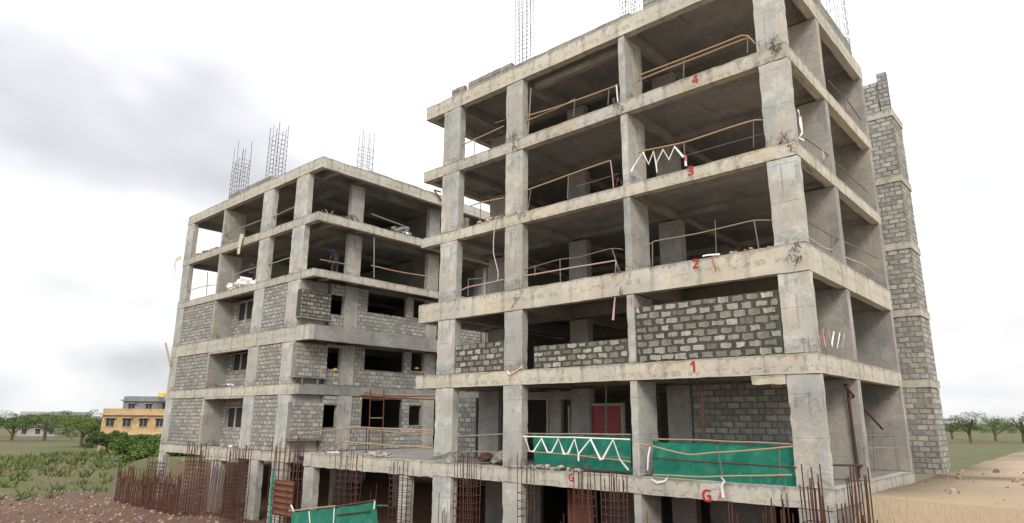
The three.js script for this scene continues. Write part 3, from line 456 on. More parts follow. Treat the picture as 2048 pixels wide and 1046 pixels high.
// ---------------------------------------------------------------- reinforcement
function tangle(label, pts, face = 'z', v = 0.06) {
  const g = thing('rebar_loops', label, 'rebar');
  for (const [px, py, k] of pts) for (let i = 0; i < k; i++) {
    const p = at(px + rr(-7, 7), py + rr(-9, 9), face, v), q = () => V(face === 'z' ? rr(-0.12, 0.12) : rr(0, 0.1), rr(-0.22, 0.22), face === 'z' ? rr(0.0, 0.10) : rr(-0.18, 0.18));
    const a = p.clone().add(q()), b = p.clone().add(q()), c = p.clone().add(q()); a[face] = v - 0.08; bar('bar', g, rnd() < 0.5 ? M.rust2 : M.steel, [a, p, b, c], 0.009, { sides: 5 });
  }
  return settle(g);
}
tangle('bent rebar knot on the corner column beside the number 4', [[1552, 80, 4], [1556, 98, 5], [1543, 104, 3]]);
tangle('bent rebar hooks on the corner column level with the white zigzag tape', [[1570, 278, 4], [1580, 296, 3]]);
tangle('bent rebar hooks on the corner column just above the tall block wall', [[1588, 490, 4], [1596, 520, 4], [1583, 512, 2]]);
tangle('bent rebar knot where the slim pillar meets the top floor beam', [[1230, 204, 4], [1240, 214, 3]]);
tangle('bent rebar knot where the middle pillar meets the top floor beam', [[1022, 274, 4], [1028, 288, 4]]);
tangle('bent rebar on the slim pillar above the hanging pink tape', [[1238, 546, 3], [1240, 580, 3]]);
tangle('bent rebar on the slim pillar beside the white zigzag tape', [[1238, 366, 3]]);
tangle('bent rebar sticking from the middle pillar at the third floor beam', [[1040, 426, 3]]);
tangle('bent rebar at the middle pillar on the second floor beam', [[1030, 600, 3]]);
function cage(label, x, z, w, d, y0, y1, o = {}) {
  const { nb = [4, 3], tie = 0.3, ty0 = y0, ty1 = y1 - 0.5, lean = 0, m = [M.rust, M.rust2], r = 0.013, group, spread = 0.5 } = o, g = thing('rebar_cage', label, 'rebar', group);
  for (let i = 0; i < nb[0]; i++) for (let j = 0; j < nb[1]; j++) { if (i > 0 && i < nb[0] - 1 && j > 0 && j < nb[1] - 1) continue;
    const bx = x + (i / (nb[0] - 1) - 0.5) * w, bz = z + (j / (nb[1] - 1) - 0.5) * d, h = y1 - rr(0, spread); bar('bar', g, m[Math.floor(rnd() * 2)], [V(bx, y0, bz), V(bx + lean * 0.4 + rr(-0.02, 0.02), (y0 + h) / 2, bz + rr(-0.02, 0.02)), V(bx + lean + rr(-0.06, 0.06), h, bz + rr(-0.05, 0.05))], r, { sides: 5 }); }
  for (let y = ty0 + 0.1; y < ty1; y += tie * rr(0.85, 1.15)) { const k = lean * (y - y0) / (y1 - y0), a = w / 2 + 0.02, b = d / 2 + 0.02, s = rr(-0.03, 0.03); bar('tie', g, m[1], [V(x - a + k, y, z - b), V(x + a + k, y + s, z - b), V(x + a + k, y + s, z + b), V(x - a + k, y, z + b), V(x - a + k, y, z - b)], r * 0.75, { sides: 4 }); }
  return settle(g);
}
const fgc = (label, p0, p1, top, o = {}) => { const a = at(p0, top, 'z', 1.2), b = at(p1, top, 'z', 1.2); return cage(label, (a.x + b.x) / 2, 1.2, Math.max(0.35, b.x - a.x - 0.25), 0.45, GND - 0.1, a.y, { ty1: Math.min(a.y - 0.5, -0.45), tie: 0.28, ...o }); };
fgc('rusty starter cage in front of the corner column', 1596, 1642, 915, { r: 0.016, lean: -0.04, spread: 0.7 });
fgc('rusty starter cage on the sandy bank beside the corner column', 1682, 1738, 920, { r: 0.016, nb: [5, 3] });
fgc('tall rusty starter bars before the ground floor G mark', 1148, 1190, 905, { r: 0.016, nb: [4, 2], spread: 0.6 });
fgc('rusty cage with close ties before the slim pillar', 1204, 1250, 928, { r: 0.016, tie: 0.2, nb: [5, 3] });
fgc('narrow rusty cage with ladder ties beside the middle pillar', 1040, 1066, 865, { tie: 0.24, nb: [2, 3], spread: 1.2 });
fgc('rusty cage standing before the end bay of the near wing', 914, 958, 890, { tie: 0.24, nb: [6, 2] });
fgc('rusty cage around a half cast column at the deck', 786, 820, 915, { tie: 0.22 });
fgc('rusty cage standing at the middle of the deck edge', 680, 720, 888, { tie: 0.26 });
fgc('wide rusty cage at the inner corner of the far wing', 552, 604, 872, { tie: 0.3, nb: [6, 4], r: 0.017 });
fgc('dense rusty cage with pale tie wires before the far wing', 464, 500, 882, { tie: 0.2, nb: [6, 4], r: 0.02 });
fgc('dense rusty cage before the far wing slim pillar', 382, 413, 882, { tie: 0.22, nb: [6, 4], r: 0.02 });
fgc('rusty cage before the far wing outer column', 304, 330, 905, { tie: 0.25, nb: [5, 3], r: 0.018 });
{ // loose starter bars along the front
  const spots = [[1612, 1660, 955, 7], [1655, 1760, 1000, 12], [1450, 1600, 985, 16], [1290, 1320, 1010, 3], [870, 900, 985, 4], [560, 600, 950, 4], [1060, 1140, 1000, 5], [700, 760, 940, 4], [640, 670, 990, 3]];
  const names = ['between the corner cages', 'on the sandy bank', 'under the corner net beam', 'under the slim pillar', 'at the end column foot', 'at the inner corner of the far wing', 'before the dark basement by the middle pillar', 'at the deck middle', 'left along the deck'];
  spots.forEach(([a, b, t, n], k) => { const g = thing('starter_bars', 'loose rusty starter bars ' + names[k], 'rebar'); for (let i = 0; i < n; i++) { const p = at(rr(a, b), t + rr(0, 45), 'z', rr(0.7, 1.6)), q = p.clone(); q.y = GND - 0.1; p.x += rr(-0.1, 0.1); bar('bar', g, rnd() < 0.5 ? M.rust : M.rust2, [q, q.clone().lerp(p, 0.5), p], 0.014, { sides: 5 }); } settle(g); });
}
{ // close-set wall reinforcement in front of the far wing
  const g = thing('rebar_mesh', 'close set rusty wall reinforcement standing before the far wing', 'rebar');
  for (let i = 0; i < 130; i++) { const x = -42.6 + i * 0.075 + rr(-0.05, 0.05), y = -1.7 + rr(-0.45, 0.5); bar('bar', g, rnd() < 0.6 ? M.rust : M.rust2, [V(x, GND - 0.1, 2.0), V(x + rr(-0.03, 0.03), -2.4, 2 + rr(-0.04, 0.04)), V(x + rr(-0.08, 0.08), y, 2 + rr(-0.06, 0.06))], 0.02, { sides: 4, per: 2 }); }
  for (let k = 0; k < 6; k++) { const y = GND + 0.2 + k * 0.27; bar('cross_bar', g, M.rust2, [V(-42.6, y, 2.04), V(-38, y + rr(-0.05, 0.05), 2.04), V(-33.2, y, 2.04)], 0.013, { sides: 4 }); }
  settle(g);
  const h = thing('rebar_mesh', 'rusty wall reinforcement leaning between the far wing basement columns', 'rebar');
  for (let i = 0; i < 30; i++) { const x = -32.6 + i * 0.12, y = -0.9 + rr(-0.4, 0.4); bar('bar', h, rnd() < 0.6 ? M.rust : M.rust2, [V(x, GND - 0.1, 0.6), V(x + rr(-0.08, 0.08), y, 0.5)], 0.018, { sides: 4, per: 2 }); }
  settle(h);
}
// roof starters
const roofM = { m: [M.steel, M.rust2], r: 0.011 };
cage('tall rebar cage on the near wing roof above the middle pillar', -10.5, -0.5, 0.6, 0.5, T[5], 19.6, { ...roofM, tie: 0.2, ty1: 19.3 });
cage('rebar cage on the near wing roof above the slim pillar', -5.5, -0.6, 0.35, 0.8, T[5], 17.4, { ...roofM, tie: 0.22, ty1: 17.2 });
cage('rebar cage on the near wing roof above the side elevation', -0.7, -8.8, 0.9, 0.5, T[5], 21, { ...roofM, tie: 0.5 });
cage('two thin bars on the near wing roof near its cantilevered end', -14.2, -3.6, 0.5, 0.3, T[5], 18.0, { ...roofM, nb: [2, 2], tie: 9 });
cage('uneven rebar cage on the far wing roof above the slim pillar', -35.9, -0.7, 1.3, 0.6, T[5], 20.0, { ...roofM, r: 0.016, tie: 0.3, ty1: 18.6, spread: 1.8, nb: [5, 2] });
cage('even rebar cage on the far wing roof above the broad pillar', -30.9, -0.6, 1.2, 0.6, T[5], 19.6, { ...roofM, r: 0.016, tie: 0.3, ty1: 18.9, nb: [4, 2] });
cage('slim rebar cage on the far wing roof over the court', -25.4, -3.3, 0.4, 0.8, T[5], 18.7, { ...roofM, r: 0.014, tie: 0.4, ty1: 17.6, nb: [2, 3] });
{ const k = (label, x, y, w = 6) => { const g = thing('formwork_scraps', label, 'timber'); for (let i = 0; i < w; i++) { const p = V(x + rr(-0.35, 0.35), y + 0.05 + i * 0.035, -0.5 + rr(-0.2, 0.2)), q = V(rr(-0.4, 0.4), rr(-0.03, 0.06), rr(-0.1, 0.1)); bar('plank', g, rnd() < 0.5 ? M.board : M.batten, [p.clone().sub(q), p.clone().add(q)], 0.03, { sides: 4 }); } settle(g); };
  k('timber scraps at the foot of the near wing roof cage', -10.5, T[5] + 0.1); k('timber scraps above the slim pillar on the near wing roof', -5.6, T[5] + 0.1); }

// ---------------------------------------------------------------- site clutter
function rubble(label, n, pos, spread, size, mats, cat = 'rubble', name = 'rubble_pile') { const g = thing(name, label, cat); for (let i = 0; i < n; i++) { const s = rr(size[0], size[1]), geo = new THREE.DodecahedronGeometry(s, 0), p = geo.attributes.position; for (let q = 0; q < p.count; q++) { const h = hash3(Math.round(p.getX(q) * 999), Math.round(p.getY(q) * 999), i); p.setXYZ(q, p.getX(q) * (0.8 + 0.5 * h), p.getY(q) * 0.62, p.getZ(q) * (0.8 + 0.4 * h)); } geo.computeVertexNormals(); const m = mesh('chunk', geo, mats[Math.floor(rnd() * mats.length)], g), u = rnd() - 0.5; m.position.set(pos.x + u * spread[0], pos.y + s * 0.4 + rr(0, spread[1]) * (1 - Math.abs(u) * 1.6), pos.z + rr(-1, 1) * spread[2]); m.rotation.set(rr(-0.3, 0.3), rr(0, 6), rr(-0.3, 0.3)); } return settle(g); }
const rub = [std([0.36, 0.33, 0.28]), std([0.28, 0.26, 0.23]), std([0.44, 0.41, 0.34])];
const onT = (px, py, L, z) => { const p = at(px, py, 'z', z); p.y = T[L]; return p; };
rubble('rubble heap on the third floor beam beside the middle pillar', 16, onT(985, 437, 3, -0.2), [1.6, 0.14, 0.1], [0.06, 0.13], [M.cloth, ...rub]);
rubble('crushed rubble along the ground floor edge under the green net', 30, onT(1105, 925, 0, -0.12), [2.6, 0.12, 0.08], [0.05, 0.11], rub);
rubble('rubble heap on the entrance deck', 22, V(-18.6, 0.03, -0.25), [1.7, 0.16, 0.15], [0.07, 0.16], rub);
rubble('flat rubble on the deck end by the far wing', 12, V(-21.9, 0.03, -0.25), [1.6, 0.06, 0.1], [0.06, 0.14], [M.white, ...rub]);
rubble('rubble strewn on the far wing top floor edge above the cloth', 10, V(-34.2, T[4], -0.2), [2.6, 0.12, 0.1], [0.06, 0.16], rub);
rubble('small rubble along the edge above the number 2', 18, onT(1500, 500, 2, -0.12), [2.4, 0.03, 0.06], [0.03, 0.07], rub);
rubble('brown debris heap on the far wing open end bay', 18, V(-38.6, T[4], -0.25), [3.6, 0.22, 0.12], [0.08, 0.2], [M.batten, M.bamboo2, ...rub]);
rubble('white plastic sacks behind the far wing rail', 5, V(-33.4, T[3], -0.5), [2.6, 0.35, 0.15], [0.34, 0.5], [M.white], 'sack', 'white_sacks');
rubble('white wrapping on the far wing ground balcony', 5, V(-32.6, T[0], -0.2), [1.3, 0.1, 0.1], [0.12, 0.22], [M.white, M.old], 'wrapping', 'plastic_wrap');
rubble('pale wrapping on the far wing first floor balcony', 4, V(-33.2, T[1], -0.2), [1.0, 0.2, 0.1], [0.1, 0.18], [M.white, M.old], 'wrapping', 'plastic_wrap');
rubble('white stacked blocks on the far wing top floor facing the court', 12, V(-24.95, T[4], -5.9), [0.3, 0.35, 0.6], [0.16, 0.26], [M.white, M.old, M.old], 'blocks', 'block_pile');
rubble('dark crates stacked at ground floor beside the end column', 7, V(-12.1, 0, -0.9), [1.4, 0.4, 0.3], [0.2, 0.32], [M.old, M.inner, M.rust2], 'crates', 'stacked_sacks');
{ const g = thing('scrap_rods', 'bent rods and scrap along the far wing top floor corner', 'rods'); for (let i = 0; i < 16; i++) { const z = -0.4 - i * 0.14; bar('rod', g, rnd() < 0.5 ? M.bamboo2 : M.rust, [V(-24.75, T[4] + 0.03, z), V(-24.9 + rr(-0.3, 0.1), T[4] + rr(0.15, 0.5), z + rr(-0.5, 0.4)), V(-25.2, T[4] + 0.05, z - rr(0.3, 0.9))], 0.02, { sides: 4 }); } settle(g); }
{ const g = thing('concrete_block', 'short stack of blocks on the third floor behind the end column', 'blocks'); for (let r = 0; r < 4; r++) { const b = mesh('block', blockGeo(0.405, 0.19, 0.2, r % 4), BB[r], g); const p = at(928, 445, 'z', -0.9); b.position.set(p.x + (r % 2) * 0.02, T[3] + 0.1 + r * 0.195, -0.9); } settle(g); }
{ const g = thing('timber_staging', 'bundle of bamboo and planks slung across the court below the first floor', 'staging'); for (let i = 0; i < 7; i++) { const a = at(722 + rr(-4, 40), 789 + rr(-4, 4), 'x', -24.6), b = at(869, 795 + rr(-5, 6), 'x', -24.6); bar('pole', g, i % 2 ? M.bamboo : M.batten, [a, a.clone().lerp(b, 0.5).add(V(0, -0.05, 0)), b], 0.035, { sides: 5, jig: 0.01 }); } settle(g); }
{ const g = thing('scaffold_frame', 'red steel scaffold frame standing on the deck before the far wing', 'scaffold'); for (const l of [[[741, 778], [737, 900]], [[768, 778], [765, 898]]]) bar('standard', g, M.rust, pix(l, 'x', -24.4), 0.03); for (const y of [800, 836, 858]) bar('rung', g, y === 836 ? M.bamboo : M.rust, pix([[739, y], [767, y]], 'x', -24.4), 0.025); settle(g); }
{ const g = thing('column_shutter', 'brown formwork board with battens tied to the cage at the far wing corner', 'formwork'), a = at(548, 958, 'z', 1.5), b = at(581, 1036, 'z', 1.5); smallBox('board', g, M.board, a.x, b.x, b.y, a.y, 1.44, 1.47); for (let k = 0; k < 6; k++) { const y = b.y + (a.y - b.y) * (k + 0.5) / 6; smallBox('batten', g, M.batten, a.x - 0.03, b.x + 0.03, y - 0.05, y + 0.05, 1.475, 1.54); } settle(g); }
{ const g = thing('green_post', 'green painted steel post beside the brown formwork board', 'post'); bar('tube', g, M.greenPaint, pix([[547, 941], [542, 985], [539, 1060]], 'z', 1.7), 0.06); settle(g); }
{ // green net fence round the pit in front
  const g = netSheet('green net fence round the pit before the deck', 'z', 3, [582, 1023], [750, 1002], [760, 1075], [585, 1085]);
  const add = (m, l, r, v = 3.05) => bar('rail', g, m, pix(l, 'z', v).map(p => p.sub(g.position)), r, { jig: 0.01 });
  add(M.bamboo, [[578, 1022], [672, 1012]], 0.03); add(M.rust, [[668, 1014], [752, 1000]], 0.03); add(M.rust, [[672, 1030], [740, 1022]], 0.025); add(M.white, [[750, 1000], [748, 1018]], 0.03); add(M.white, [[618, 1022], [620, 1046]], 0.025); add(M.white, [[669, 1012], [667, 1046]], 0.025); add(M.white, [[582, 1010], [588, 1024]], 0.03);
}
{ const g = thing('plywood_sheet', 'brown plywood sheet standing in the basement under the G mark', 'plywood'), a = at(1134, 966, 'z', -0.9), b = at(1187, 1062, 'z', -0.9); const m = smallBox('sheet', g, M.board, a.x, b.x, GND, -0.65, -0.94, -0.92); for (const x of [a.x + 0.1, (a.x + b.x) / 2, b.x - 0.1]) smallBox('stud', g, M.batten, x - 0.03, x + 0.03, GND, -0.67, -0.915, -0.87); settle(g); }
netSheet('second green net beyond the pit fence', 'z', 1.9, [742, 1008], [775, 1008], [776, 1014], [742, 1014]);
for (const [px, py, z, n] of [[670, 741, -2.2, 'tall'], [833, 738, -7.9, 'square']]) { const g = thing('hard_hat', `small yellow hard hat on the sill of the ${n} window facing the court`, 'hard hat'), p = at(px, py, 'x', -25.72); const s = mesh('shell', new THREE.SphereGeometry(0.14, 14, 8, 0, 6.3, 0, 1.6), M.yellow, g); s.position.copy(p); const b = mesh('brim', new THREE.CylinderGeometry(0.17, 0.175, 0.015, 16), M.yellow, g); b.position.copy(p); settle(g); }
{ const g = thing('plank', 'yellow plank leaning off the far wing outer column', 'plank'); bar('board', g, M.bamboo, pix([[331, 686], [341, 732]], 'z', 0.25), 0.07, { sides: 4 }); settle(g); }
{ const g = thing('roof_bracket', 'orange formwork bracket on the far wing roof edge over the court', 'formwork'); const a = pix([[868, 380], [882, 384], [884, 402]], 'x', -24.5); bar('brace', g, M.batten, [a[0], a[1]], 0.06, { sides: 4 }); bar('brace', g, M.batten, [a[0], a[2]], 0.06, { sides: 4 }); settle(g); }

// ---------------------------------------------------------------- block building behind, on the right
{
  const g = thing('block_building', 'grey blockwork stair tower behind the near wing', 'building');
  const x0 = -3.2, x1 = 0.02, z = -14;
  for (let k = 0; k < 5; k++) { const y0 = k ? T[k] : -0.4, y1 = T[k + 1] - 0.35; blockWall(g, 'z', x0, x1, y0, y1, z, { C: 0.22 }); cast('beam', g, M.beam2, x0 - 0.05, x1 + 0.05, y1, T[k + 1], z - 0.3, z + 0.04, 0.4); blockWall(g, 'x', z - 2, z - 0.22, y0, y1, x1 - 0.01, { C: 0.22 }); cast('beam', g, M.beam2, x1 - 0.3, x1 + 0.04, y1 + 0.01, T[k + 1] - 0.01, z - 2, z - 0.3, 0.5); }
  blockWall(g, 'z', x0, -0.42, T[5], T[5] + 1.5, z, {}); blockWall(g, 'z', -0.4, x1, T[5], T[5] + 1.9, z, {});
  cast('slab', g, M.slab, x0, x1 - 0.32, T[5] - 0.2, T[5] - 0.02, z - 2, z - 0.31, 0.6); settle(g);
}

// ---------------------------------------------------------------- beyond the site
function house(name, label, cx, cz, turn, w, h, d, mat, o = {}) {
  const g = thing(name, label, 'house'), y0 = GND - 0.4; g.position.set(cx, y0, cz); g.rotation.y = turn;
  cast('wall', g, mat, -w / 2, w / 2, 0, h, -d / 2, d / 2, 1.2, 0.01); const n = Math.round(h / 3.1);
  for (let k = 1; k <= n; k++) cast('floor_band', g, o.band ?? mat, -w / 2 - 0.35, w / 2 + 0.35, k * h / n - 0.35, k * h / n, -d / 2 - 0.3, d / 2 + 0.5, 1.5, 0.01);
  for (let k = 0; k < n; k++) for (let i = 0; i < (o.nw ?? 3); i++) { const x = -w / 2 + w * (i + 0.5) / (o.nw ?? 3), y = k * h / n + 1.0; const win = smallBox('window', g, M.dark, x - 0.6, x + 0.6, y, y + 1.25, d / 2 - 0.05, d / 2 + 0.02); smallBox('sill', g, M.frame, x - 0.7, x + 0.7, y - 0.1, y - 0.02, d / 2, d / 2 + 0.12); win.userData = {}; }
  smallBox('parapet', g, mat, -w / 2, w / 2, h, h + 0.7, d / 2 - 0.15, d / 2 + 0.02); smallBox('parapet', g, mat, w / 2 - 0.13, w / 2 + 0.02, h, h + 0.68, -d / 2, d / 2 - 0.16);
  for (let k = 0; k < n; k++) for (let i = 0; i < (o.nw ?? 3); i++) { const x = -w / 2 + w * (i + 0.5) / (o.nw ?? 3), y = k * h / n + 2.32; smallBox('sunshade', g, M.frame, x - 0.85, x + 0.85, y, y + 0.09, d / 2, d / 2 + 0.5); smallBox('window_bar', g, M.frame, x - 0.03, x + 0.03, y - 1.3, y - 0.08, d / 2 + 0.022, d / 2 + 0.05); }
  bar('drain_pipe', g, M.old, [V(w / 2 - 0.4, 0.1, d / 2 + 0.08), V(w / 2 - 0.4, h - 0.4, d / 2 + 0.08)], 0.06);
  if (o.tank) { const t = mesh('water_tank', new THREE.CylinderGeometry(0.9, 0.95, 1.5, 18), o.tank, g); t.position.set(o.tx ?? 0, h + 0.75, 0); const l = mesh('tank_lid', new THREE.SphereGeometry(0.9, 14, 6, 0, 6.3, 0, 1.4), o.tank, g); l.scale.y = 0.35; l.position.set(o.tx ?? 0, h + 1.48, 0); }
  return g;
}
const tan = conc([0.74, 0.52, 0.27], 1), gr = conc([0.36, 0.37, 0.39], 1), pale = conc([0.62, 0.62, 0.60], 1);
const far = (px, dist) => { const d = pixDir(px, 840); d.y = 0; d.normalize(); return camera.position.clone().addScaledVector(d, dist); };
let hp = far(286, 132); house('tan_house', 'orange tan two storey house with flat roof beyond the bushes', hp.x, hp.z, 0.95, 10, 6.3, 8, tan, { nw: 4, band: conc([0.80, 0.60, 0.36], 1) });
hp = far(308, 176); house('grey_house', 'pale grey house with yellow water tank behind the tan house', hp.x, hp.z, 0.9, 9, 9.6, 9, pale, { nw: 3, tank: M.yellow, tx: 1 });
hp = far(290, 172); house('grey_house', 'dark grey house behind the tan house', hp.x, hp.z, 0.9, 7, 9.4, 8, gr, { nw: 2 });
hp = far(110, 240); house('pale_house', 'pale low house standing among far trees', hp.x, hp.z, 0.9, 14, 6.4, 10, pale, { nw: 4 });

// ---------------------------------------------------------------- trees and bushes
const leafMats = [std([0.05, 0.10, 0.022], { side: THREE.DoubleSide, vertexColors: true }), std([0.075, 0.135, 0.03], { side: THREE.DoubleSide, vertexColors: true }), std([0.10, 0.16, 0.04], { side: THREE.DoubleSide, vertexColors: true })];
const barkM = std([0.13, 0.10, 0.075]);
function crownGeo(n, rad, clumps, leaf) {
  const pos = [], idx = [], cl = []; const C = []; for (let i = 0; i < clumps; i++) { const u = rr(0, 6.28), v = Math.acos(rr(-0.6, 1)), r = Math.pow(rnd(), 0.5); C.push([V(Math.sin(v) * Math.cos(u) * rad.x * r, Math.cos(v) * rad.y * r, Math.sin(v) * Math.sin(u) * rad.z * r), rr(0.12, 0.34)]); }
  for (let i = 0; i < n; i++) { const [c, k] = C[Math.floor(rnd() * clumps)], d = V(rr(-1, 1), rr(-1, 1), rr(-1, 1)).normalize().multiplyScalar(k * Math.pow(rnd(), 0.35)); const p = V(c.x + d.x * rad.x, c.y + d.y * rad.y, c.z + d.z * rad.z), a = V(rr(-1, 1), rr(-0.7, 0.7), rr(-1, 1)).normalize().multiplyScalar(leaf * rr(0.6, 1.3)), b = V(rr(-1, 1), rr(-1, 1), rr(-1, 1)).cross(a).normalize().multiplyScalar(leaf * 0.45), o = pos.length / 3;
    const tc = rr(0.55, 1.5), ty = rr(0.8, 1.35); for (const q of [p.clone().sub(a), p.clone().add(b), p.clone().add(a), p.clone().sub(b)]) { pos.push(q.x, q.y, q.z); cl.push(tc * ty, tc, tc * 0.9); } idx.push(o, o + 1, o + 2, o, o + 2, o + 3); }
  const g = new THREE.BufferGeometry(); g.setAttribute('position', new THREE.Float32BufferAttribute(pos, 3)); g.setAttribute('color', new THREE.Float32BufferAttribute(cl, 3)); g.setIndex(idx); g.computeVertexNormals(); return g;
}
function tree(name, label, cat, p, h, r, n, mi, leaf = 0.16, group) {
  const g = thing(name, label, cat, group); g.position.set(p.x, GND - 0.3, p.z); const tr = h * 0.05;
  const tk = []; tk.push(tubeGeo([V(0, 0, 0), V(rr(-0.2, 0.2), h * 0.35, 0), V(rr(-0.3, 0.3), h * 0.7, rr(-0.2, 0.2))], tr, 6, 3)); for (let i = 0; i < 5; i++) { const a = rr(0, 6.28); tk.push(tubeGeo([V(0, h * rr(0.2, 0.45), 0), V(Math.cos(a) * r * 0.35, h * rr(0.5, 0.6), Math.sin(a) * r * 0.35), V(Math.cos(a) * r * 0.65, h * rr(0.6, 0.85), Math.sin(a) * r * 0.65)], tr * 0.4, 5, 2)); }
  mesh('trunk', mergeGeometries(tk), barkM, g); const c = mesh('crown', crownGeo(n, V(r, h * 0.42, r), Math.max(14, Math.round(n / 90)), leaf), leafMats[mi], g); c.position.y = h * 0.58; return g;
}
const bushes = [[296, 88, 3.6, 2.8, 0], [318, 80, 3.4, 2.4, 1], [304, 72, 2.4, 2.4, 2], [345, 74, 3.6, 3.6, 2], [372, 72, 3.4, 3.2, 1], [392, 76, 4.0, 3.0, 0], [262, 100, 3.0, 2.6, 1], [222, 120, 3.6, 3.4, 0], [170, 150, 5.6, 5.2, 2], [205, 175, 7.0, 5.0, 0], [95, 190, 7.0, 7, 1], [30, 200, 6.6, 7, 0], [140, 230, 7.2, 8, 1], [-20, 230, 7.0, 8, 2], [1935, 230, 8.2, 7, 0], [1985, 260, 7.4, 8, 1], [2040, 240, 8.6, 8, 0], [1900, 280, 7.6, 9, 2]];
const tone = ['dark green', 'mid green', 'light green'];
bushes.forEach(([px, d, h, r, m]) => tree(h > 5.5 ? 'tree' : 'bush', px > 1800 ? `far ${tone[m]} tree past the blockwork stair tower` : h > 5.5 ? `tall ${tone[m]} tree standing among the far houses` : px > 330 ? `low ${tone[m]} bush seen through the far wing basement` : px > 280 ? `${tone[m]} bush growing in front of the tan house` : `${tone[m]} leafy bush in the open ground past the tan house`, h > 5.5 ? 'tree' : 'bush', far(px, d), h, r, 5200, m, 0.15, 'bushes and trees beyond the site'));
for (const [px, d, h, r, m] of [[440, 75, 4.4, 3, 0], [505, 72, 4.0, 3, 1]]) tree(px > 1000 ? 'tree' : 'bush', px > 1000 ? `${tone[m]} tree beyond the blockwork stair tower` : `low ${tone[m]} bush seen through the far wing basement`, px > 1000 ? 'tree' : 'bush', far(px, d), h, r, 5200, m, 0.15, 'bushes and trees beyond the site');

// ---------------------------------------------------------------- workers
function sdfMesh(bones, min, size, res, k) {
  const mc = new MarchingCubes(res, new THREE.MeshStandardMaterial(), false, false, 200000), f = mc.field, tmp = V(), h = size / 2;
  const B = bones.map(([a, b, ra, rb]) => ({ a: V(...a), ab: V(...b).sub(V(...a)), ra, rb }));
  for (let z = 0; z < res; z++) for (let y = 0; y < res; y++) for (let x = 0; x < res; x++) {
    const px = min[0] + (x - res / 2) / (res / 2) * h + h, py = min[1] + (y - res / 2) / (res / 2) * h + h, pz = min[2] + (z - res / 2) / (res / 2) * h + h; let d = 1e3;
    for (const q of B) { tmp.set(px, py, pz).sub(q.a); const t = clamp(tmp.dot(q.ab) / Math.max(1e-9, q.ab.lengthSq())), e = tmp.addScaledVector(q.ab, -t).length() - mix(q.ra, q.rb, t); const hh = clamp(0.5 + 0.5 * (d - e) / k); d = mix(d, e, hh) - k * hh * (1 - hh); }
    f[x + y * res + z * res * res] = -d;
  }
  mc.isolation = 0; mc.update(); const n = mc.count, g = new THREE.BufferGeometry(), p = new Float32Array(n * 3);
  for (let i = 0; i < n; i++) { p[i * 3] = min[0] + h + mc.positionArray[i * 3] * h; p[i * 3 + 1] = min[1] + h + mc.positionArray[i * 3 + 1] * h; p[i * 3 + 2] = min[2] + h + mc.positionArray[i * 3 + 2] * h; }
  g.setAttribute('position', new THREE.BufferAttribute(p, 3)); const w = mergeVertices(g, 1e-4); w.computeVertexNormals(); return w;
}
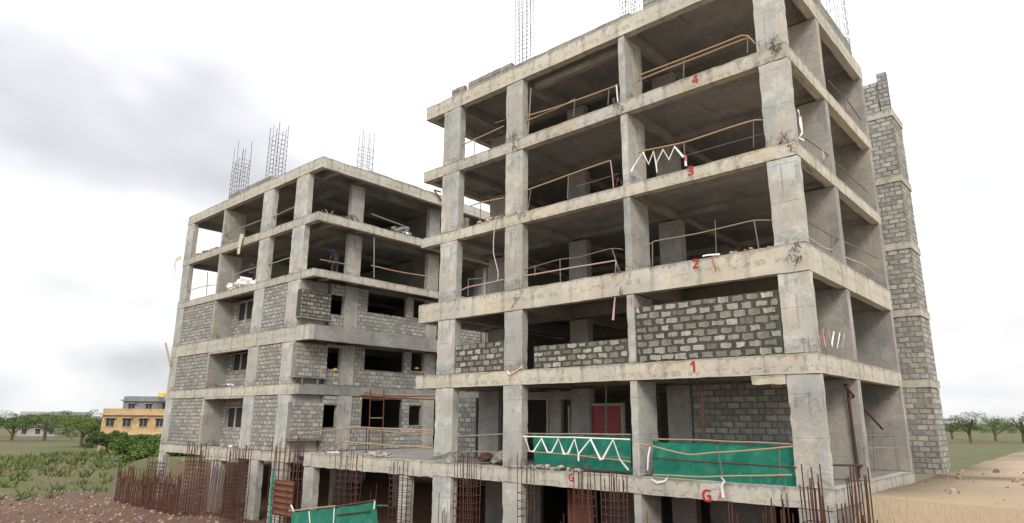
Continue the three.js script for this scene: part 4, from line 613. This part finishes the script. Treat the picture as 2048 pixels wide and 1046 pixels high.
function person(label, J, pos, turn, shirt, pants, hat) {
  const g = thing('person', label, 'person'), skin = std([0.17, 0.085, 0.055], { roughness: 0.6 });
  const hands = []; for (const s of ['L', 'R']) { const e = V(...J['el' + s]), w = V(...J['wr' + s]), d = w.clone().sub(e).normalize(), side = V(0, 1, 0).cross(d); if (side.length() < 0.1) side.set(0, 0, 1); side.normalize(); const up = d.clone().cross(side), at2 = (u, v, t) => w.clone().addScaledVector(d, u).addScaledVector(side, v).addScaledVector(up, t).toArray();
    const hb = [[at2(0, 0, 0), at2(0.08, 0, 0), 0.026, 0.032]]; [-0.03, -0.01, 0.01, 0.03].forEach((v, i) => { const L = [0.065, 0.08, 0.075, 0.06][i]; hb.push([at2(0.08, v, 0), at2(0.08 + L * 0.6, v * 1.1, -0.012), 0.0105, 0.009], [at2(0.08 + L * 0.6, v * 1.1, -0.012), at2(0.08 + L, v * 1.1, -0.035), 0.009, 0.008]); }); hb.push([at2(0.02, -0.03, 0), at2(0.06, -0.06, -0.015), 0.011, 0.010], [at2(0.06, -0.06, -0.015), at2(0.09, -0.06, -0.03), 0.010, 0.008]);
    const c = w.clone().addScaledVector(d, 0.07); hands.push(sdfMesh(hb, [c.x - 0.14, c.y - 0.14, c.z - 0.14], 0.28, 64, 0.008)); }
  const h = V(...J.head), f = V(...(J.face ?? [0, 0, 1])).normalize(), hs = V(0, 1, 0).cross(f).normalize(), hp2 = (a, b, c) => h.clone().addScaledVector(hs, a).add(V(0, b, 0)).addScaledVector(f, c).toArray();
  const headB = [[hp2(0, 0.04, -0.015), hp2(0, 0.03, 0.02), 0.092, 0.088], [hp2(0, -0.03, 0.03), hp2(0, -0.075, 0.05), 0.07, 0.045], [hp2(0, 0.02, 0.1), hp2(0, -0.015, 0.122), 0.012, 0.016], [hp2(-0.03, -0.055, 0.085), hp2(0.03, -0.055, 0.085), 0.014, 0.014], [hp2(0.085, 0.0, 0), hp2(0.09, 0.03, -0.01), 0.016, 0.018], [hp2(-0.085, 0.0, 0), hp2(-0.09, 0.03, -0.01), 0.016, 0.018], [hp2(-0.035, 0.035, 0.09), hp2(0.035, 0.035, 0.09), 0.012, 0.012], [h.toArray(), J.neck, 0.055, 0.055]];
  const headG = sdfMesh(headB, [h.x - 0.2, h.y - 0.24, h.z - 0.2], 0.4, 64, 0.015);
  const body = [[J.neck, J.chest, 0.06, 0.14], [J.chest, J.pelvis, 0.15, 0.125]], sh = [[J.neck, J.chest, 0.075, 0.155], [J.chest, J.pelvis, 0.165, 0.14]], pt = [[J.pelvis, V(...J.pelvis).add(V(0, -0.05, 0)).toArray(), 0.14, 0.14]];
  for (const s of ['L', 'R']) { body.push([J['sh' + s], J['el' + s], 0.055, 0.043], [J['el' + s], J['wr' + s], 0.042, 0.028], [J.chest, J['sh' + s], 0.09, 0.06], [J['hp' + s], J['kn' + s], 0.085, 0.056], [J['kn' + s], J['an' + s], 0.054, 0.038], [J['an' + s], J['to' + s], 0.042, 0.03]); sh.push([J.chest, J['sh' + s], 0.1, 0.075], [J['sh' + s], V(...J['sh' + s]).lerp(V(...J['el' + s]), 0.8).toArray(), 0.072, 0.064]); pt.push([J['hp' + s], J['kn' + s], 0.105, 0.075], [J['kn' + s], V(...J['kn' + s]).lerp(V(...J['an' + s]), 0.92).toArray(), 0.073, 0.062]); }
  const all = Object.values(J).filter(Array.isArray), mn = [0, 1, 2].map(i => Math.min(...all.map(q => q[i])) - 0.25), S = Math.max(...[0, 1, 2].map(i => Math.max(...all.map(q => q[i])) + 0.25 - mn[i]));
  const strip = q => { const r = new THREE.BufferGeometry(); r.setAttribute('position', q.attributes.position); r.setAttribute('normal', q.attributes.normal); if (q.index) r.setIndex(q.index); return r; };
  mesh('body', mergeGeometries([sdfMesh(body, mn, S, 110, 0.03), headG, ...hands].map(strip)), skin, g);
  mesh('shirt', sdfMesh(sh, mn, S, 100, 0.04), shirt, g); mesh('trousers', sdfMesh(pt, mn, S, 100, 0.03), pants, g);
  const hair = mesh('hair', new THREE.SphereGeometry(0.108, 16, 10, 0, 6.3, 0, 1.5), hat, g); hair.position.set(h.x - f.x * 0.02, h.y + 0.03, h.z - f.z * 0.02);
  g.position.copy(pos); g.rotation.y = turn; return g;
}
const navy = std([0.02, 0.025, 0.06]), purple = std([0.045, 0.018, 0.065]), darkP = std([0.03, 0.03, 0.035]), hairM = std([0.012, 0.01, 0.009]), khaki = std([0.30, 0.22, 0.14]);
// leaning forward over the rail, one arm stretched out
person('worker in purple shirt leaning to the rail under the hanging cloth', { head: [0, 1.50, 0.26], face: [0, -0.25, 1], neck: [0, 1.38, 0.16], chest: [0, 1.2, 0.08], pelvis: [0, 0.92, -0.06], shL: [0.19, 1.32, 0.12], shR: [-0.19, 1.32, 0.12], elL: [0.22, 1.15, 0.36], wrL: [0.16, 1.12, 0.60], elR: [-0.24, 1.06, 0.22], wrR: [-0.18, 1.0, 0.46], hpL: [0.1, 0.9, -0.06], hpR: [-0.1, 0.9, -0.06], knL: [0.12, 0.49, 0.06], knR: [-0.11, 0.48, -0.05], anL: [0.13, 0.08, -0.02], anR: [-0.12, 0.08, -0.16], toL: [0.14, 0.035, 0.14], toR: [-0.13, 0.035, 0.0] }, V(-32.4, T[3], -0.75), -1.0, purple, darkP, hairM);
// crouching on a stack of planks
person('worker in navy clothes stooping on the far wing floor above the court', { head: [0, 1.52, 0.20], face: [0, -0.3, 1], neck: [0, 1.41, 0.11], chest: [0, 1.22, 0.05], pelvis: [0, 0.93, -0.06], shL: [0.19, 1.35, 0.08], shR: [-0.19, 1.35, 0.08], elL: [0.24, 1.08, 0.12], wrL: [0.18, 0.88, 0.26], elR: [-0.24, 1.08, 0.12], wrR: [-0.18, 0.88, 0.26], hpL: [0.1, 0.9, -0.06], hpR: [-0.1, 0.9, -0.06], knL: [0.13, 0.49, 0.1], knR: [-0.12, 0.48, 0.0], anL: [0.14, 0.08, -0.02], anR: [-0.13, 0.08, -0.12], toL: [0.15, 0.035, 0.14], toR: [-0.14, 0.035, 0.04] }, V(-25.75, T[3], -2.0), -1.3, navy, darkP, hairM);

{ // loose stones and clods over the pit floor and the bank
  const geo = new THREE.DodecahedronGeometry(1, 0), n = 5200, im = new THREE.InstancedMesh(geo, std([0.27, 0.22, 0.175], { roughness: 0.95 }), n), o = new THREE.Object3D(), c = new THREE.Color();
  const ray = new THREE.Raycaster(), gm = scene.getObjectByName('ground'), gp = gm.geometry.attributes.position, N1 = 221, inv = s => Math.sign(s) * Math.pow(Math.abs(s) / 1100, 1 / 2.6);
  const hAt = (x, z) => { const u = (inv(x + 14) + 1) / 2 * 220, v = (inv(z - 2) + 1) / 2 * 220, i = Math.floor(u), j = Math.floor(v), a = u - i, b = v - j, Y = (p, q) => gp.getY(q * N1 + p); return mix(mix(Y(i, j), Y(i + 1, j), a), mix(Y(i, j + 1), Y(i + 1, j + 1), a), b); };
  for (let k = 0; k < n; k++) { const x = rr(-52, 6), z = k % 3 ? rr(0.6, 9) : rr(-12, 9), s = 0.02 + 0.10 * Math.pow(rnd(), 4); o.position.set(x, hAt(x, z) + s * 0.2, z); o.rotation.set(rr(0, 6), rr(0, 6), rr(0, 6)); o.scale.set(s * rr(0.8, 1.6), s * rr(0.6, 1), s); o.updateMatrix(); im.setMatrixAt(k, o.matrix); const t = rr(0.5, 1.5); im.setColorAt(k, c.setRGB(t, t * rr(0.85, 1), t * rr(0.7, 1))); }
  im.name = 'loose_stones'; im.castShadow = im.receiveShadow = true; im.userData = { kind: 'stuff', label: 'loose stones and clods scattered over the red soil of the pit', category: 'stones' }; scene.add(im);
}

{ // rough grass and weeds on the open ground past the far wing
  const bl = [], n = 3600; for (let i = 0; i < 9; i++) { const a = i * 0.7, w = 0.05, h = 0.5 + 0.5 * hash3(i, 2, 3), d = 0.35; bl.push(Math.cos(a) * w, 0, Math.sin(a) * w, -Math.cos(a) * w, 0, -Math.sin(a) * w, Math.cos(a * 2.3) * d, h, Math.sin(a * 2.3) * d); }
  const geo = new THREE.BufferGeometry(); geo.setAttribute('position', new THREE.Float32BufferAttribute(bl, 3)); geo.computeVertexNormals();
  const im = new THREE.InstancedMesh(geo, std([0.10, 0.15, 0.04], { side: THREE.DoubleSide }), n), o = new THREE.Object3D(), c = new THREE.Color();
  for (let k = 0; k < n; k++) { const x = rr(-110, -45), z = rr(-45, 12); o.position.set(x, GND - 0.12, z); o.rotation.y = rr(0, 6); const s = rr(0.3, 1.0) * (fbm3(x * 0.2, z * 0.2, 4, 3) > 0.5 ? 1 : 0.45); o.scale.set(s * 1.6, s, s * 1.6); o.updateMatrix(); im.setMatrixAt(k, o.matrix); const t = rr(0.6, 1.4); im.setColorAt(k, c.setRGB(t * rr(0.8, 1.5), t, t)); }
  im.name = 'rough_grass'; im.castShadow = im.receiveShadow = true; im.userData = { kind: 'stuff', label: 'rough grass and weeds on open ground beside the far wing', category: 'grass' }; scene.add(im);
}
renderer.render(scene, camera);
